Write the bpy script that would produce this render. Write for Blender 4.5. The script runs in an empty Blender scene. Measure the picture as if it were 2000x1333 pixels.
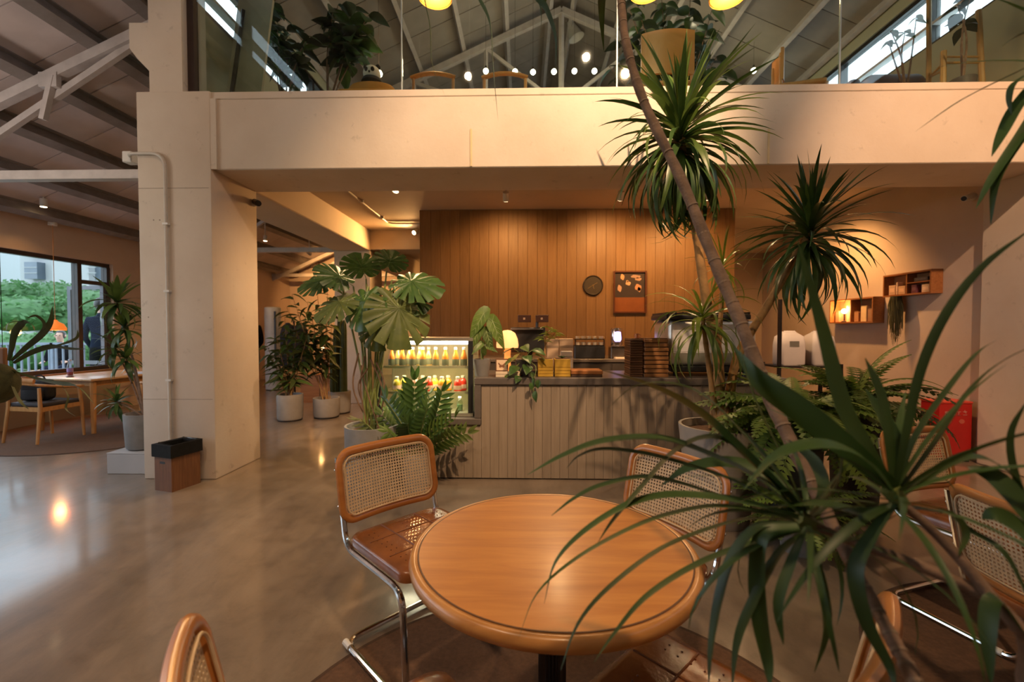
import bpy, bmesh, math, random
from mathutils import Vector, Matrix, Euler
random.seed(7)
SC = bpy.context.scene
COL = SC.collection
PI = math.pi
R = math.radians

# ---------------------------------------------------------------- camera
FPX, VPX, VPY, EYE = 875.0, 1022.0, 643.0, 1.37
cam_d = bpy.data.cameras.new('camera')
cam_d.sensor_fit = 'HORIZONTAL'; cam_d.sensor_width = 36.0
cam_d.lens = FPX * 36.0 / 2000.0
cam_d.clip_start = 0.02; cam_d.clip_end = 300
cam_d.dof.use_dof = True; cam_d.dof.focus_distance = 2.1; cam_d.dof.aperture_fstop = 2.8
CAM = bpy.data.objects.new('camera', cam_d); COL.objects.link(CAM)
PITCH = math.atan((666.5 - VPY) / FPX); YAW = math.atan((VPX - 1000.0) / FPX)
CAM.location = (0, 0, EYE)
CAM.rotation_euler = (PI / 2 - PITCH, 0, YAW)
SC.camera = CAM
CMAT = Euler((PI / 2 - PITCH, 0, YAW)).to_matrix()

def at(px, py, Y):
    """world point on the plane y = Y that the photo shows at pixel px, py"""
    d = CMAT @ Vector(((px - 1000.0) / FPX, (666.5 - py) / FPX, -1.0))
    k = Y / d.y
    return Vector((d.x * k, Y, EYE + d.z * k))

# ---------------------------------------------------------------- world, exposure, daylight
SC.view_settings.view_transform = 'Standard'
SC.view_settings.look = 'None'
SC.view_settings.gamma = 1.0
SC.view_settings.use_curve_mapping = False
SC.view_settings.exposure = 0.8
W = bpy.data.worlds.new('overcast_sky'); SC.world = W; W.use_nodes = True
_bg = W.node_tree.nodes['Background']
_bg.inputs[0].default_value = (0.74, 0.86, 1.0, 1); _bg.inputs[1].default_value = 2.3
SC.cycles.use_denoising = True
SC.cycles.sample_clamp_indirect = 4.0
SC.cycles.max_bounces = 7; SC.cycles.transparent_max_bounces = 12
SC.cycles.caustics_reflective = False; SC.cycles.caustics_refractive = False
WARM = (1.0, 0.62, 0.30); WARM2 = (1.0, 0.50, 0.16); SOFTW = (1.0, 0.74, 0.50)

# ---------------------------------------------------------------- helpers
def link(o, parent=None):
    COL.objects.link(o)
    if parent is not None: o.parent = parent
    return o

def tag(o, label=None, cat=None, group=None, kind=None):
    if label: o['label'] = label
    if cat: o['category'] = cat
    if group: o['group'] = group
    if kind: o['kind'] = kind
    return o

def thing(name, label, cat, loc=(0, 0, 0), rz=0.0, group=None):
    o = bpy.data.objects.new(name, None); link(o)
    o.empty_display_size = 0.05
    o.location = loc; o.rotation_euler = (0, 0, rz)
    return tag(o, label, cat, group)

def wloc(o):
    v = Vector((0, 0, 0))
    while o is not None:
        v = v + o.location; o = o.parent
    return v

def catmull(P, n=6):
    P = [Vector(p) for p in P]
    if len(P) < 3: return P
    out = []
    for i in range(len(P) - 1):
        p0 = P[i - 1] if i > 0 else P[i] * 2 - P[i + 1]
        p1, p2 = P[i], P[i + 1]
        p3 = P[i + 2] if i + 2 < len(P) else P[i + 1] * 2 - P[i]
        for k in range(n):
            t = k / n
            out.append(0.5 * ((2 * p1) + (p2 - p0) * t + (2 * p0 - 5 * p1 + 4 * p2 - p3) * t * t + (3 * p1 - p0 - 3 * p2 + p3) * t ** 3))
    out.append(P[-1])
    return out

def round_path(P, r, n=5, closed=False):
    """polyline with circular-ish fillets"""
    P = [Vector(p) for p in P]; out = []; N = len(P)
    for i in range(N):
        if not closed and (i == 0 or i == N - 1): out.append(P[i]); continue
        a, b, c = P[i - 1], P[i], P[(i + 1) % N]
        d1 = (a - b); d2 = (c - b)
        rr = min(r, d1.length * .49, d2.length * .49)
        s = b + d1.normalized() * rr; e = b + d2.normalized() * rr
        for k in range(n + 1):
            t = k / n
            out.append((1 - t) ** 2 * s + 2 * t * (1 - t) * b + t * t * e)
    return out

class MB:
    def __init__(s): s.v = []; s.f = []
    def add(s, vs, fs):
        o = len(s.v); s.v += [Vector(q) for q in vs]; s.f += [tuple(i + o for i in f) for f in fs]
        return s
    def box(s, x0, x1, y0, y1, z0, z1):
        return s.add([(x0, y0, z0), (x1, y0, z0), (x1, y1, z0), (x0, y1, z0), (x0, y0, z1), (x1, y0, z1), (x1, y1, z1), (x0, y1, z1)],
                     [(0, 3, 2, 1), (4, 5, 6, 7), (0, 1, 5, 4), (1, 2, 6, 5), (2, 3, 7, 6), (3, 0, 4, 7)])
    def rbox(s, x0, x1, y0, y1, z0, z1, b=.01, seg=2):
        bm = bmesh.new()
        bmesh.ops.create_cube(bm, size=1)
        for v in bm.verts:
            v.co = Vector((x0 + (v.co.x + .5) * (x1 - x0), y0 + (v.co.y + .5) * (y1 - y0), z0 + (v.co.z + .5) * (z1 - z0)))
        bmesh.ops.bevel(bm, geom=list(bm.edges), offset=b, segments=seg, affect='EDGES', profile=.5)
        bm.verts.index_update()
        s.add([v.co.copy() for v in bm.verts], [[v.index for v in f.verts] for f in bm.faces]); bm.free()
        return s
    def prism(s, poly, z0, z1):
        n = len(poly)
        vs = [(p[0], p[1], z0) for p in poly] + [(p[0], p[1], z1) for p in poly]
        fs = [tuple(range(n - 1, -1, -1)), tuple(range(n, 2 * n))] + [(i, (i + 1) % n, n + (i + 1) % n, n + i) for i in range(n)]
        return s.add(vs, fs)
    def extr(s, poly3, d):
        d = Vector(d); n = len(poly3)
        vs = [Vector(p) for p in poly3] + [Vector(p) + d for p in poly3]
        fs = [tuple(range(n - 1, -1, -1)), tuple(range(n, 2 * n))] + [(i, (i + 1) % n, n + (i + 1) % n, n + i) for i in range(n)]
        return s.add(vs, fs)
    def tube(s, P, r, n=8, cap=True, closed=False, squash=None):
        P = [Vector(p) for p in P]; N = len(P)
        rad = r if isinstance(r, (list, tuple)) else [r] * N
        if len(rad) != N:
            rad = [rad[0] + (rad[-1] - rad[0]) * i / (N - 1) for i in range(N)]
        o = len(s.v); prev = None
        for i in range(N):
            a = P[i - 1] if (i > 0 or closed) else P[i]
            b = P[(i + 1) % N] if (i < N - 1 or closed) else P[i]
            t = (b - a)
            t = t.normalized() if t.length > 1e-9 else Vector((0, 0, 1))
            if prev is None:
                up = Vector((0, 0, 1)) if abs(t.z) < .9 else Vector((0, 1, 0))
                x = t.cross(up).normalized()
            else:
                x = (prev - t * prev.dot(t))
                x = x.normalized() if x.length > 1e-6 else t.orthogonal().normalized()
            prev = x; y = t.cross(x)
            for k in range(n):
                a2 = 2 * PI * k / n
                s.v.append(P[i] + (x * math.cos(a2) + y * math.sin(a2) * (squash or 1)) * rad[i])
        M_ = N if closed else N - 1
        for i in range(M_):
            for k in range(n):
                i2 = (i + 1) % N
                s.f.append((o + i * n + k, o + i * n + (k + 1) % n, o + i2 * n + (k + 1) % n, o + i2 * n + k))
        if cap and not closed:
            s.f.append(tuple(o + k for k in range(n - 1, -1, -1))); s.f.append(tuple(o + (N - 1) * n + k for k in range(n)))
        return s
    def bar(s, a, b, w, h, up=(0, 0, 1)):
        """rectangular bar from a to b, w across, h along up"""
        a, b = Vector(a), Vector(b); t = (b - a).normalized(); up = Vector(up)
        x = t.cross(up)
        if x.length < 1e-4: x = t.orthogonal()
        x.normalize(); y = x.cross(t).normalized()
        vs = []
        for p in (a, b):
            for sx, sy in ((-1, -1), (1, -1), (1, 1), (-1, 1)):
                vs.append(p + x * (sx * w / 2) + y * (sy * h / 2))
        return s.add(vs, [(3, 2, 1, 0), (4, 5, 6, 7), (0, 1, 5, 4), (1, 2, 6, 5), (2, 3, 7, 6), (3, 0, 4, 7)])
    def lathe(s, prof, c=(0, 0, 0), n=24, cap0=True, cap1=True):
        o = len(s.v); c = Vector(c)
        for r, z in prof:
            for k in range(n):
                a = 2 * PI * k / n
                s.v.append(c + Vector((r * math.cos(a), r * math.sin(a), z)))
        for i in range(len(prof) - 1):
            for k in range(n):
                s.f.append((o + i * n + k, o + i * n + (k + 1) % n, o + (i + 1) * n + (k + 1) % n, o + (i + 1) * n + k))
        if cap0: s.f.append(tuple(o + k for k in range(n - 1, -1, -1)))
        if cap1: s.f.append(tuple(o + (len(prof) - 1) * n + k for k in range(n)))
        return s
    def ball(s, c, r, n=12, m=8, sz=1.0):
        prof = [(max(1e-4, r * math.sin(PI * i / m)), -r * sz * math.cos(PI * i / m)) for i in range(m + 1)]
        return s.lathe(prof, c, n, False, False)
    def xform(s, mat):
        s.v = [mat @ v for v in s.v]; return s
    def warp(s, fn):
        s.v = [Vector(fn(v)) for v in s.v]; return s
    def mesh(s, name, mat, org=None, smooth=35):
        me = bpy.data.meshes.new(name)
        vv = s.v if org is None else [v - org for v in s.v]
        me.from_pydata([tuple(v) for v in vv], [], s.f)
        if mat is not None:
            for m in (mat if isinstance(mat, (list, tuple)) else [mat]): me.materials.append(m)
        if smooth:
            me.polygons.foreach_set('use_smooth', [True] * len(me.polygons))
            try: me.set_sharp_from_angle(angle=R(smooth))
            except Exception: pass
        me.update(); return me
    def build(s, name, mat, parent=None, world=False, smooth=35):
        org = wloc(parent) if (world and parent is not None) else None
        o = bpy.data.objects.new(name, s.mesh(name, mat, org, smooth))
        return link(o, parent)

def struct(name, mb, mat, parent=None, smooth=0):
    o = mb.build(name, mat, parent, smooth=smooth)
    o['kind'] = 'structure'
    return o

def inst(name, me, parent, loc=(0, 0, 0), rot=(0, 0, 0), scale=(1, 1, 1), matrix=None):
    o = bpy.data.objects.new(name, me); link(o, parent)
    if matrix is not None: o.matrix_basis = matrix
    else: o.location = loc; o.rotation_euler = rot; o.scale = scale
    return o

def copy_thing(root, loc, rz, label, group=None):
    r = root.copy(); link(r); r.location = loc; r.rotation_euler = (0, 0, rz); r['label'] = label
    if group: r['group'] = group
    for ch in root.children:
        c = ch.copy(); link(c, r)
        for g in ch.children:
            d = g.copy(); link(d, c)
    return r

def lamp(name, kind, loc, energy, color=WARM, size=.05, target=None, cone=70, blend=.6, parent=None):
    l = bpy.data.lights.new(name, kind); l.energy = energy; l.color = color
    if kind in ('POINT', 'SPOT'): l.shadow_soft_size = size
    if kind == 'SPOT': l.spot_size = R(cone); l.spot_blend = blend
    o = bpy.data.objects.new(name, l); link(o, parent)
    loc = Vector(loc)
    if target is not None:
        d = Vector(target) - loc
        o.rotation_euler = d.to_track_quat('-Z', 'Y').to_euler()
    o.location = loc - (wloc(parent) if parent is not None else Vector((0, 0, 0)))
    return o

# ---------------------------------------------------------------- materials
MATS = {}
def nodes(name):
    m = bpy.data.materials.new(name); m.use_nodes = True
    nt = m.node_tree; p = nt.nodes['Principled BSDF']
    MATS[name] = m
    return m, nt, p

def ramp(nt, fac, stops):
    r = nt.nodes.new('ShaderNodeValToRGB'); el = r.color_ramp.elements
    while len(el) < len(stops): el.new(.5)
    for e, (pos, c) in zip(el, stops): e.position = pos; e.color = (c[0], c[1], c[2], 1)
    nt.links.new(fac, r.inputs[0]); return r.outputs[0]

def coords(nt, scale=(1, 1, 1), kind='Object', rot=(0, 0, 0)):
    t = nt.nodes.new('ShaderNodeTexCoord'); mp = nt.nodes.new('ShaderNodeMapping')
    mp.inputs['Scale'].default_value = scale; mp.inputs['Rotation'].default_value = rot
    nt.links.new(t.outputs[kind], mp.inputs[0]); return mp.outputs[0]

def noise(nt, vec, scale, detail=4, rough=.55, dist=0.0):
    n = nt.nodes.new('ShaderNodeTexNoise')
    n.inputs['Scale'].default_value = scale; n.inputs['Detail'].default_value = detail
    n.inputs['Roughness'].default_value = rough; n.inputs['Distortion'].default_value = dist
    nt.links.new(vec, n.inputs['Vector']); return n.outputs[0]

def bump(nt, p, h, strength=.2, dist=.01):
    b = nt.nodes.new('ShaderNodeBump'); b.inputs['Strength'].default_value = strength; b.inputs['Distance'].default_value = dist
    nt.links.new(h, b.inputs['Height']); nt.links.new(b.outputs[0], p.inputs['Normal'])

def mix(nt, a, b, fac, mode='MIX'):
    m = nt.nodes.new('ShaderNodeMix'); m.data_type = 'RGBA'; m.blend_type = mode
    for sock, val in ((m.inputs[0], fac), (m.inputs[6], a), (m.inputs[7], b)):
        if hasattr(val, 'default_value') or hasattr(val, 'is_linked'): nt.links.new(val, sock)
        elif isinstance(val, (int, float)): sock.default_value = val
        else: sock.default_value = (val[0], val[1], val[2], 1)
    return m.outputs[2]

def plain(name, col, rough=.5, metal=0.0, var=.12, scale=6.0, bmp=0.0, rnd=0.0, spec=None, coat=0.0):
    m, nt, p = nodes(name)
    vec = coords(nt)
    n = noise(nt, vec, scale, 5)
    c0 = tuple(max(0, c * (1 - var)) for c in col); c1 = tuple(min(1, c * (1 + var)) for c in col)
    c = ramp(nt, n, [(.3, c0), (.7, c1)])
    if rnd:
        oi = nt.nodes.new('ShaderNodeObjectInfo')
        hs = nt.nodes.new('ShaderNodeHueSaturation')
        mr = nt.nodes.new('ShaderNodeMapRange'); mr.inputs[3].default_value = 1 - rnd; mr.inputs[4].default_value = 1 + rnd
        nt.links.new(oi.outputs['Random'], mr.inputs[0]); nt.links.new(mr.outputs[0], hs.inputs['Value']); nt.links.new(c, hs.inputs['Color'])
        c = hs.outputs[0]
    nt.links.new(c, p.inputs['Base Color'])
    p.inputs['Roughness'].default_value = rough; p.inputs['Metallic'].default_value = metal
    if coat: p.inputs['Coat Weight'].default_value = coat; p.inputs['Coat Roughness'].default_value = .15
    if spec is not None: p.inputs['Specular IOR Level'].default_value = spec
    if bmp: bump(nt, p, noise(nt, vec, scale * 8, 3), bmp, .004)
    return m

def woodmat(name, c_dark, c_mid, c_light, axis='X', scale=3.0, rough=.4, rnd=.0, coat=0.0, stretch=14.0, bmp=.05):
    m, nt, p = nodes(name)
    sc = [stretch, stretch, stretch]; sc['XYZ'.index(axis)] = 1.0
    vec = coords(nt, tuple(sc))
    oi = nt.nodes.new('ShaderNodeObjectInfo')
    add = nt.nodes.new('ShaderNodeVectorMath'); add.operation = 'ADD'
    ml = nt.nodes.new('ShaderNodeMath'); ml.operation = 'MULTIPLY'; ml.inputs[1].default_value = 37.0
    nt.links.new(oi.outputs['Random'], ml.inputs[0]); nt.links.new(vec, add.inputs[0]); nt.links.new(ml.outputs[0], add.inputs[1])
    n = noise(nt, add.outputs[0], scale, 8, .6, .6)
    c = ramp(nt, n, [(.28, c_dark), (.5, c_mid), (.72, c_light)])
    if rnd:
        hs = nt.nodes.new('ShaderNodeHueSaturation'); mr = nt.nodes.new('ShaderNodeMapRange')
        mr.inputs[3].default_value = 1 - rnd; mr.inputs[4].default_value = 1 + rnd
        nt.links.new(oi.outputs['Random'], mr.inputs[0]); nt.links.new(mr.outputs[0], hs.inputs['Value']); nt.links.new(c, hs.inputs['Color'])
        c = hs.outputs[0]
    nt.links.new(c, p.inputs['Base Color']); p.inputs['Roughness'].default_value = rough
    if coat: p.inputs['Coat Weight'].default_value = coat; p.inputs['Coat Roughness'].default_value = .2
    bump(nt, p, n, bmp, .003)
    return m

def leafmat(name, c0, c1, trans=.3, rough=.4, rnd=.3):
    m, nt, p = nodes(name)
    vec = coords(nt)
    n = noise(nt, vec, 5.0, 3)
    oi = nt.nodes.new('ShaderNodeObjectInfo')
    c = ramp(nt, n, [(.3, c0), (.75, c1)])
    hs = nt.nodes.new('ShaderNodeHueSaturation'); mr = nt.nodes.new('ShaderNodeMapRange')
    mr.inputs[3].default_value = 1 - rnd; mr.inputs[4].default_value = 1 + rnd
    nt.links.new(oi.outputs['Random'], mr.inputs[0]); nt.links.new(mr.outputs[0], hs.inputs['Value']); nt.links.new(c, hs.inputs['Color'])
    nt.links.new(hs.outputs[0], p.inputs['Base Color']); p.inputs['Roughness'].default_value = rough
    tr = nt.nodes.new('ShaderNodeBsdfTranslucent'); mx = nt.nodes.new('ShaderNodeMixShader'); mx.inputs[0].default_value = trans
    nt.links.new(hs.outputs[0], tr.inputs[0])
    nt.links.new(p.outputs[0], mx.inputs[1]); nt.links.new(tr.outputs[0], mx.inputs[2])
    nt.links.new(mx.outputs[0], nt.nodes['Material Output'].inputs[0])
    return m

def emis(name, col, strength):
    m, nt, p = nodes(name)
    p.inputs['Base Color'].default_value = (*col, 1)
    p.inputs['Emission Color'].default_value = (*col, 1); p.inputs['Emission Strength'].default_value = strength
    return m

def glassmat(name, tint=(.93, .97, .96), rough=.02, refl=.9):
    m, nt, p = nodes(name)
    t = nt.nodes.new('ShaderNodeBsdfTransparent'); t.inputs[0].default_value = (*tint, 1)
    g = nt.nodes.new('ShaderNodeBsdfGlossy'); g.inputs['Roughness'].default_value = rough
    g.inputs[0].default_value = (refl, refl, refl, 1)
    lw = nt.nodes.new('ShaderNodeLayerWeight'); lw.inputs[0].default_value = .5
    pw_ = nt.nodes.new('ShaderNodeMath'); pw_.operation = 'POWER'; pw_.inputs[1].default_value = 4.5
    fr = nt.nodes.new('ShaderNodeMath'); fr.operation = 'MULTIPLY_ADD'; fr.inputs[1].default_value = .8; fr.inputs[2].default_value = .035
    nt.links.new(lw.outputs['Facing'], pw_.inputs[0]); nt.links.new(pw_.outputs[0], fr.inputs[0])
    mx = nt.nodes.new('ShaderNodeMixShader')
    nt.links.new(fr.outputs[0], mx.inputs[0]); nt.links.new(t.outputs[0], mx.inputs[1]); nt.links.new(g.outputs[0], mx.inputs[2])
    nt.links.new(mx.outputs[0], nt.nodes['Material Output'].inputs[0])
    return m

def plastermat(name, base, stain, dirt=.5, rough=.75):
    m, nt, p = nodes(name)
    vec = coords(nt)
    n1 = noise(nt, vec, 1.3, 6, .6); n2 = noise(nt, vec, 9.0, 5, .65)
    c = ramp(nt, n1, [(.3, stain), (.62, base)])
    sp = ramp(nt, n2, [(.62, (1, 1, 1)), (.76, (1 - dirt, 1 - dirt * 1.05, 1 - dirt * 1.1))])
    c = mix(nt, c, sp, .55, 'MULTIPLY')
    nt.links.new(c, p.inputs['Base Color']); p.inputs['Roughness'].default_value = rough
    bump(nt, p, noise(nt, vec, 26, 6, .7), .25, .006)
    return m

def floormat():
    m, nt, p = nodes('polished_concrete')
    vec = coords(nt, (1, 1, 1), 'Object', (0, 0, .6)); vec2 = coords(nt, (1.0, .35, 1), 'Object', (0, 0, -.9))
    n1 = noise(nt, vec2, 1.0, 10, .68, 1.2); n2 = noise(nt, vec, 7.0, 8, .72, .5); n3 = noise(nt, vec, 42, 5, .65)
    c = ramp(nt, n1, [(.30, (.135, .103, .075)), (.5, (.200, .153, .114)), (.70, (.275, .215, .162))])
    s = ramp(nt, n2, [(.33, (.70, .69, .68)), (.5, (.93, .93, .925)), (.62, (1, 1, 1)), (.8, (1.0, .99, .98))])
    c = mix(nt, c, s, .8, 'MULTIPLY')
    nt.links.new(c, p.inputs['Base Color'])
    rr = nt.nodes.new('ShaderNodeMapRange'); rr.inputs[1].default_value = .3; rr.inputs[2].default_value = .7
    rr.inputs[3].default_value = .30; rr.inputs[4].default_value = .46
    nt.links.new(n2, rr.inputs[0]); nt.links.new(rr.outputs[0], p.inputs['Roughness'])
    p.inputs['Coat Weight'].default_value = .75; p.inputs['Coat Roughness'].default_value = .11
    hm = mix(nt, n3, n2, .5)
    bump(nt, p, hm, .16, .006)
    return m

def brickmat():
    m, nt, p = nodes('low_brick')
    t = nt.nodes.new('ShaderNodeTexCoord'); mp = nt.nodes.new('ShaderNodeMapping'); mp.inputs['Rotation'].default_value = (PI / 2, 0, PI / 2)
    nt.links.new(t.outputs['Object'], mp.inputs[0])
    b = nt.nodes.new('ShaderNodeTexBrick'); nt.links.new(mp.outputs[0], b.inputs[0])
    b.inputs['Color1'].default_value = (.42, .24, .11, 1); b.inputs['Color2'].default_value = (.33, .18, .08, 1); b.inputs['Mortar'].default_value = (.3, .24, .17, 1)
    b.inputs['Scale'].default_value = 4.5; b.inputs['Mortar Size'].default_value = .018
    nt.links.new(b.outputs[0], p.inputs['Base Color']); p.inputs['Roughness'].default_value = .85
    bump(nt, p, b.outputs['Fac'], -.4, .01)
    return m

PLASTER = plastermat('white_plaster', (.68, .585, .49), (.60, .50, .405), .5)
PLASTER_D = plastermat('pink_plaster', (.62, .49, .40), (.55, .43, .345), .25)
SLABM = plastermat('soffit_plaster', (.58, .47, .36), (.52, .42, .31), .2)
FLOORM = floormat()
BRICK = brickmat()
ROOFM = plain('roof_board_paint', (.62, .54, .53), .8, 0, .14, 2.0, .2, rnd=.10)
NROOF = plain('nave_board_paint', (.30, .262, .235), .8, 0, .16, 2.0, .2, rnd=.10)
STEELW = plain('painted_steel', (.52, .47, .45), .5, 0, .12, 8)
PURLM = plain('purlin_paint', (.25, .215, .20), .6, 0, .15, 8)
PANELW = woodmat('panel_veneer', (.225, .120, .048), (.26, .142, .060), (.30, .168, .074), 'Z', 2.4, .5, .10)
COUNTW = woodmat('counter_veneer', (.215, .165, .120), (.25, .195, .145), (.28, .222, .168), 'Z', 3.0, .5, .08)
DARKTOP = plain('charcoal_stone', (.105, .088, .078), .35, 0, .15, 14)
OAK = woodmat('honey_oak', (.39, .130, .018), (.50, .185, .030), (.60, .250, .048), 'X', 2.2, .42, 0, .18, 9.0)
OAKEDGE = woodmat('oak_edge', (.42, .18, .045), (.52, .235, .065), (.58, .28, .09), 'X', 3.0, .33, 0, .35, 6)
BENT = woodmat('bentwood', (.36, .13, .030), (.45, .17, .040), (.52, .21, .055), 'X', 3.0, .30, .06, .45, 6)
CANE = plain('cane_weave', (.66, .49, .30), .6, 0, .12, 30)
LEATHER = plain('cognac_leather', (.22, .072, .020), .26, 0, .25, 9, .25, coat=.25)
CHROME = plain('chrome', (.78, .76, .74), .12, 1.0, .03, 5)
DARKMETAL = plain('dark_metal', (.035, .028, .026), .4, .6, .2, 8)
BLACKPL = plain('black_plastic', (.018, .017, .018), .4, 0, .2, 8)
WHITEPL = plain('white_plastic', (.70, .67, .63), .4, 0, .05, 8)
GREYPOT = plain('grey_concrete_pot', (.22, .213, .21), .8, 0, .16, 7, .3)
LIGHTPOT = plain('pale_planter', (.30, .268, .24), .7, 0, .12, 6, .2)
DARKPOT = plain('dark_planter', (.045, .040, .036), .6, 0, .2, 6)
SOIL = plain('soil', (.10, .05, .028), .95, 0, .4, 30, .6)
RUGM = plain('brown_rug', (.118, .060, .032), .95, 0, .22, 60, .5)
RUGEDGE = plain('rug_binding', (.07, .038, .022), .9, 0, .15, 40)
TRUNKM = plain('grey_brown_bark', (.20, .125, .085), .85, 0, .35, 26, .5)
TRUNKY = plain('tan_bark', (.36, .20, .075), .85, 0, .3, 18, .5)
STEMG = plain('green_stem', (.16, .19, .05), .5, 0, .2, 10)
ROOTM = plain('aerial_root', (.16, .09, .045), .8, 0, .3, 12)
LEAF_FG = leafmat('dracaena_leaf', (.027, .060, .013), (.054, .106, .020), .22, .46)
LEAF_D = leafmat('deep_green_leaf', (.030, .070, .020), (.062, .122, .028), .22, .38)
LEAF_M = leafmat('mid_green_leaf', (.070, .125, .026), (.125, .195, .040), .28, .4)
LEAF_L = leafmat('light_green_leaf', (.11, .16, .02), (.20, .26, .035), .35, .45)
LEAF_O = leafmat('olive_leaf', (.050, .072, .018), (.095, .118, .028), .25, .5)
LEAF_K = leafmat('dark_green_leaf', (.010, .026, .013), (.022, .045, .020), .15, .5)  # darkest leaf green, for the upstairs plants
FERNM = leafmat('fern_leaf', (.095, .165, .030), (.17, .25, .042), .3, .5)
VEIN = plain('leaf_vein', (.30, .38, .16), .5, 0, .1, 10)
STAG = leafmat('staghorn_leaf', (.050, .075, .026), (.090, .115, .040), .15, .5)
TREEG = leafmat('garden_tree_leaf', (.055, .15, .045), (.11, .25, .085), .35, .6, .2)
GLASS = glassmat('clear_glass')
GLASSB = glassmat('window_glass', (.96, .99, .99), .01, .5)
CASEG = glassmat('casement_glass', (.97, .99, .99), .01, .06)
JARGLASS = glassmat('bottle_glass', (.86, .92, .82), .03, 1.0)
CHAIRW = woodmat('beech', (.42, .20, .065), (.52, .26, .09), (.58, .31, .12), 'Z', 3.0, .42, .05, .1, 7)
# ================================================================ STRUCTURE
PX0, PX1, PY0, PY1 = -3.46, -2.79, 3.97, 4.66       # front pillar on the aisle side
RX = 4.62                                           # inner face of the opposite pillar
ZB, ZS, ZM = 2.80, 3.16, 3.49                       # beam soffit, slab soffit, mezzanine floor
YEND, YFRONT = 13.3, -3.5
LX = -7.0                                           # window wall
struct('floor', MB().box(LX - .2, RX + .3, YFRONT, YEND, -.2, 0), FLOORM)
# pillars and beams
p = struct('wall_pillar_front', MB().rbox(PX0, PX1, PY0, PY1, 0, ZM, .012, 2), PLASTER, smooth=40)
JL = plain('joint_line', (.34, .28, .22), .9)
for z_ in (2.63, .73): MB().box(PX0 + .004, PX1 - .02, PY0 - .0012, PY0 + .004, z_, z_ + .0045).build('formwork_joint', JL, p)
for px_, py_ in ((290, 620), (418, 621), (300, 430), (312, 430)):
    q_ = at(px_, py_, PY0); q_.x = min(q_.x, PX1 - .03)
    MB().lathe([(.006, 0), (.006, .004)], (0, 0, 0), 8).xform(Matrix.Translation((q_.x, PY0 - .0015, q_.z)) @ Matrix.Rotation(-PI / 2, 4, 'X')).build('tie_hole', JL, p)
struct('wall_pillar_back', MB().rbox(PX0, PX1, 8.14, 8.81, 0, ZB, .012, 2), PLASTER)
struct('wall_pillar_right', MB().rbox(RX, RX + .5, PY0, PY1, 0, ZM, .012, 2), PLASTER)
bm_ = struct('ceiling_beam_front', MB().rbox(PX1 + .001, RX, PY0 + .025, PY1, ZB, ZM - .065, .008, 1), PLASTER)
MB().rbox(PX1 - .05, RX, PY0 + .0235, PY1, ZM - .0648, ZM, .006, 1).build('coping', PLASTER, bm_)
for px in (920, 1502):
    a = at(px, 252, PY0 + .02); b = at(px, 326, PY0 + .02)
    MB().box(a.x - .008, a.x + .008, PY0 + .018, PY0 + .03, ZB + .01, a.z).build('joint_strip', plain('joint_strip_%d' % px, (.66, .52, .30), .7), bm_)
MB().box(PX1 - .03, PX1 + .05, PY0 + .006, PY0 + .05, ZB, ZM - .066).build('corner_fillet', PLASTER, bm_)
struct('ceiling_beam_aisle', MB().rbox(PX0 + .0, PX1, PY1 + .001, YEND, ZB, ZM - .001, .01, 1), SLABM)
struct('ceiling_beam_cross', MB().box(PX1 + .001, RX, 8.14, 8.7, ZB + .02, ZS - .001), SLABM)
struct('ceiling_slab', MB().box(PX1 + .001, RX + .3, PY1 + .001, YEND, ZS, ZM - .002), SLABM)
# slim upper column on the pillar, with its corbel
c = struct('wall_column_upper', MB().box(-3.34, -3.04, PY0 + .01, PY0 + .32, ZM, 6.0), PLASTER)
poly = [at(246, 40, PY0), at(247, 90, PY0), at(262, 110, PY0), at(286, 135, PY0), at(290, 165, PY0), at(300, 40, PY0)]
MB().extr([Vector((q.x, PY0 + .03, q.z)) for q in poly], (0, .26, 0)).build('corbel', PLASTER, c)
# boundary walls
def wall(name, boxes, mat):
    mb = MB()
    for b in boxes: mb.box(*b)
    return struct(name, mb, mat)
WY0, WY1, WZ0, WZ1 = -1.0, 7.5, .70, 2.47
wall('wall_left', [(LX - .2, LX, YFRONT, WY0, 0, 3.0), (LX - .2, LX, WY1, YEND, 0, 3.0), (LX - .2, LX, WY0, WY1, WZ1, 3.0)], PLASTER_D)
wall('wall_left_parapet', [(LX - .2, LX, WY0, WY1, 0, WZ0)], BRICK)
wall('wall_back', [(LX - .2, RX + .3, YEND, YEND + .2, 0, 7.6)], PLASTER_D)
wall('wall_front', [(LX - .2, RX + .3, YFRONT - .2, YFRONT, 0, 7.6)], PLASTER_D)
wall('wall_right', [(RX + .05, RX + .3, PY1, YEND, 0, ZS), (RX + .05, RX + .3, YFRONT, PY0, 0, 4.66)], PLASTER_D)
wall('wall_alcove', [(3.13, RX + .05, 8.9, 9.0, 0, ZS)], PLASTER_D)
CW0, CW1 = 4.68, 5.37
GREENW = plain('mezzanine_wall_paint', (.40, .385, .27), .8, 0, .08, 2)
wall('wall_clerestory_left', [(-3.46, -3.34, PY0 + .36, YEND, ZM, CW0), (-3.46, -3.34, YFRONT, PY0, 4.5, CW0), (-3.46, -3.34, YFRONT, YEND, CW1, 5.75)], GREENW)
wall('wall_clerestory_right', [(4.75, 4.9, PY0, YEND, ZM, CW0), (4.75, 4.9, YFRONT, PY0, 4.6, CW0), (4.75, 4.9, YFRONT, YEND, CW1, 5.75)], GREENW)
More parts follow.
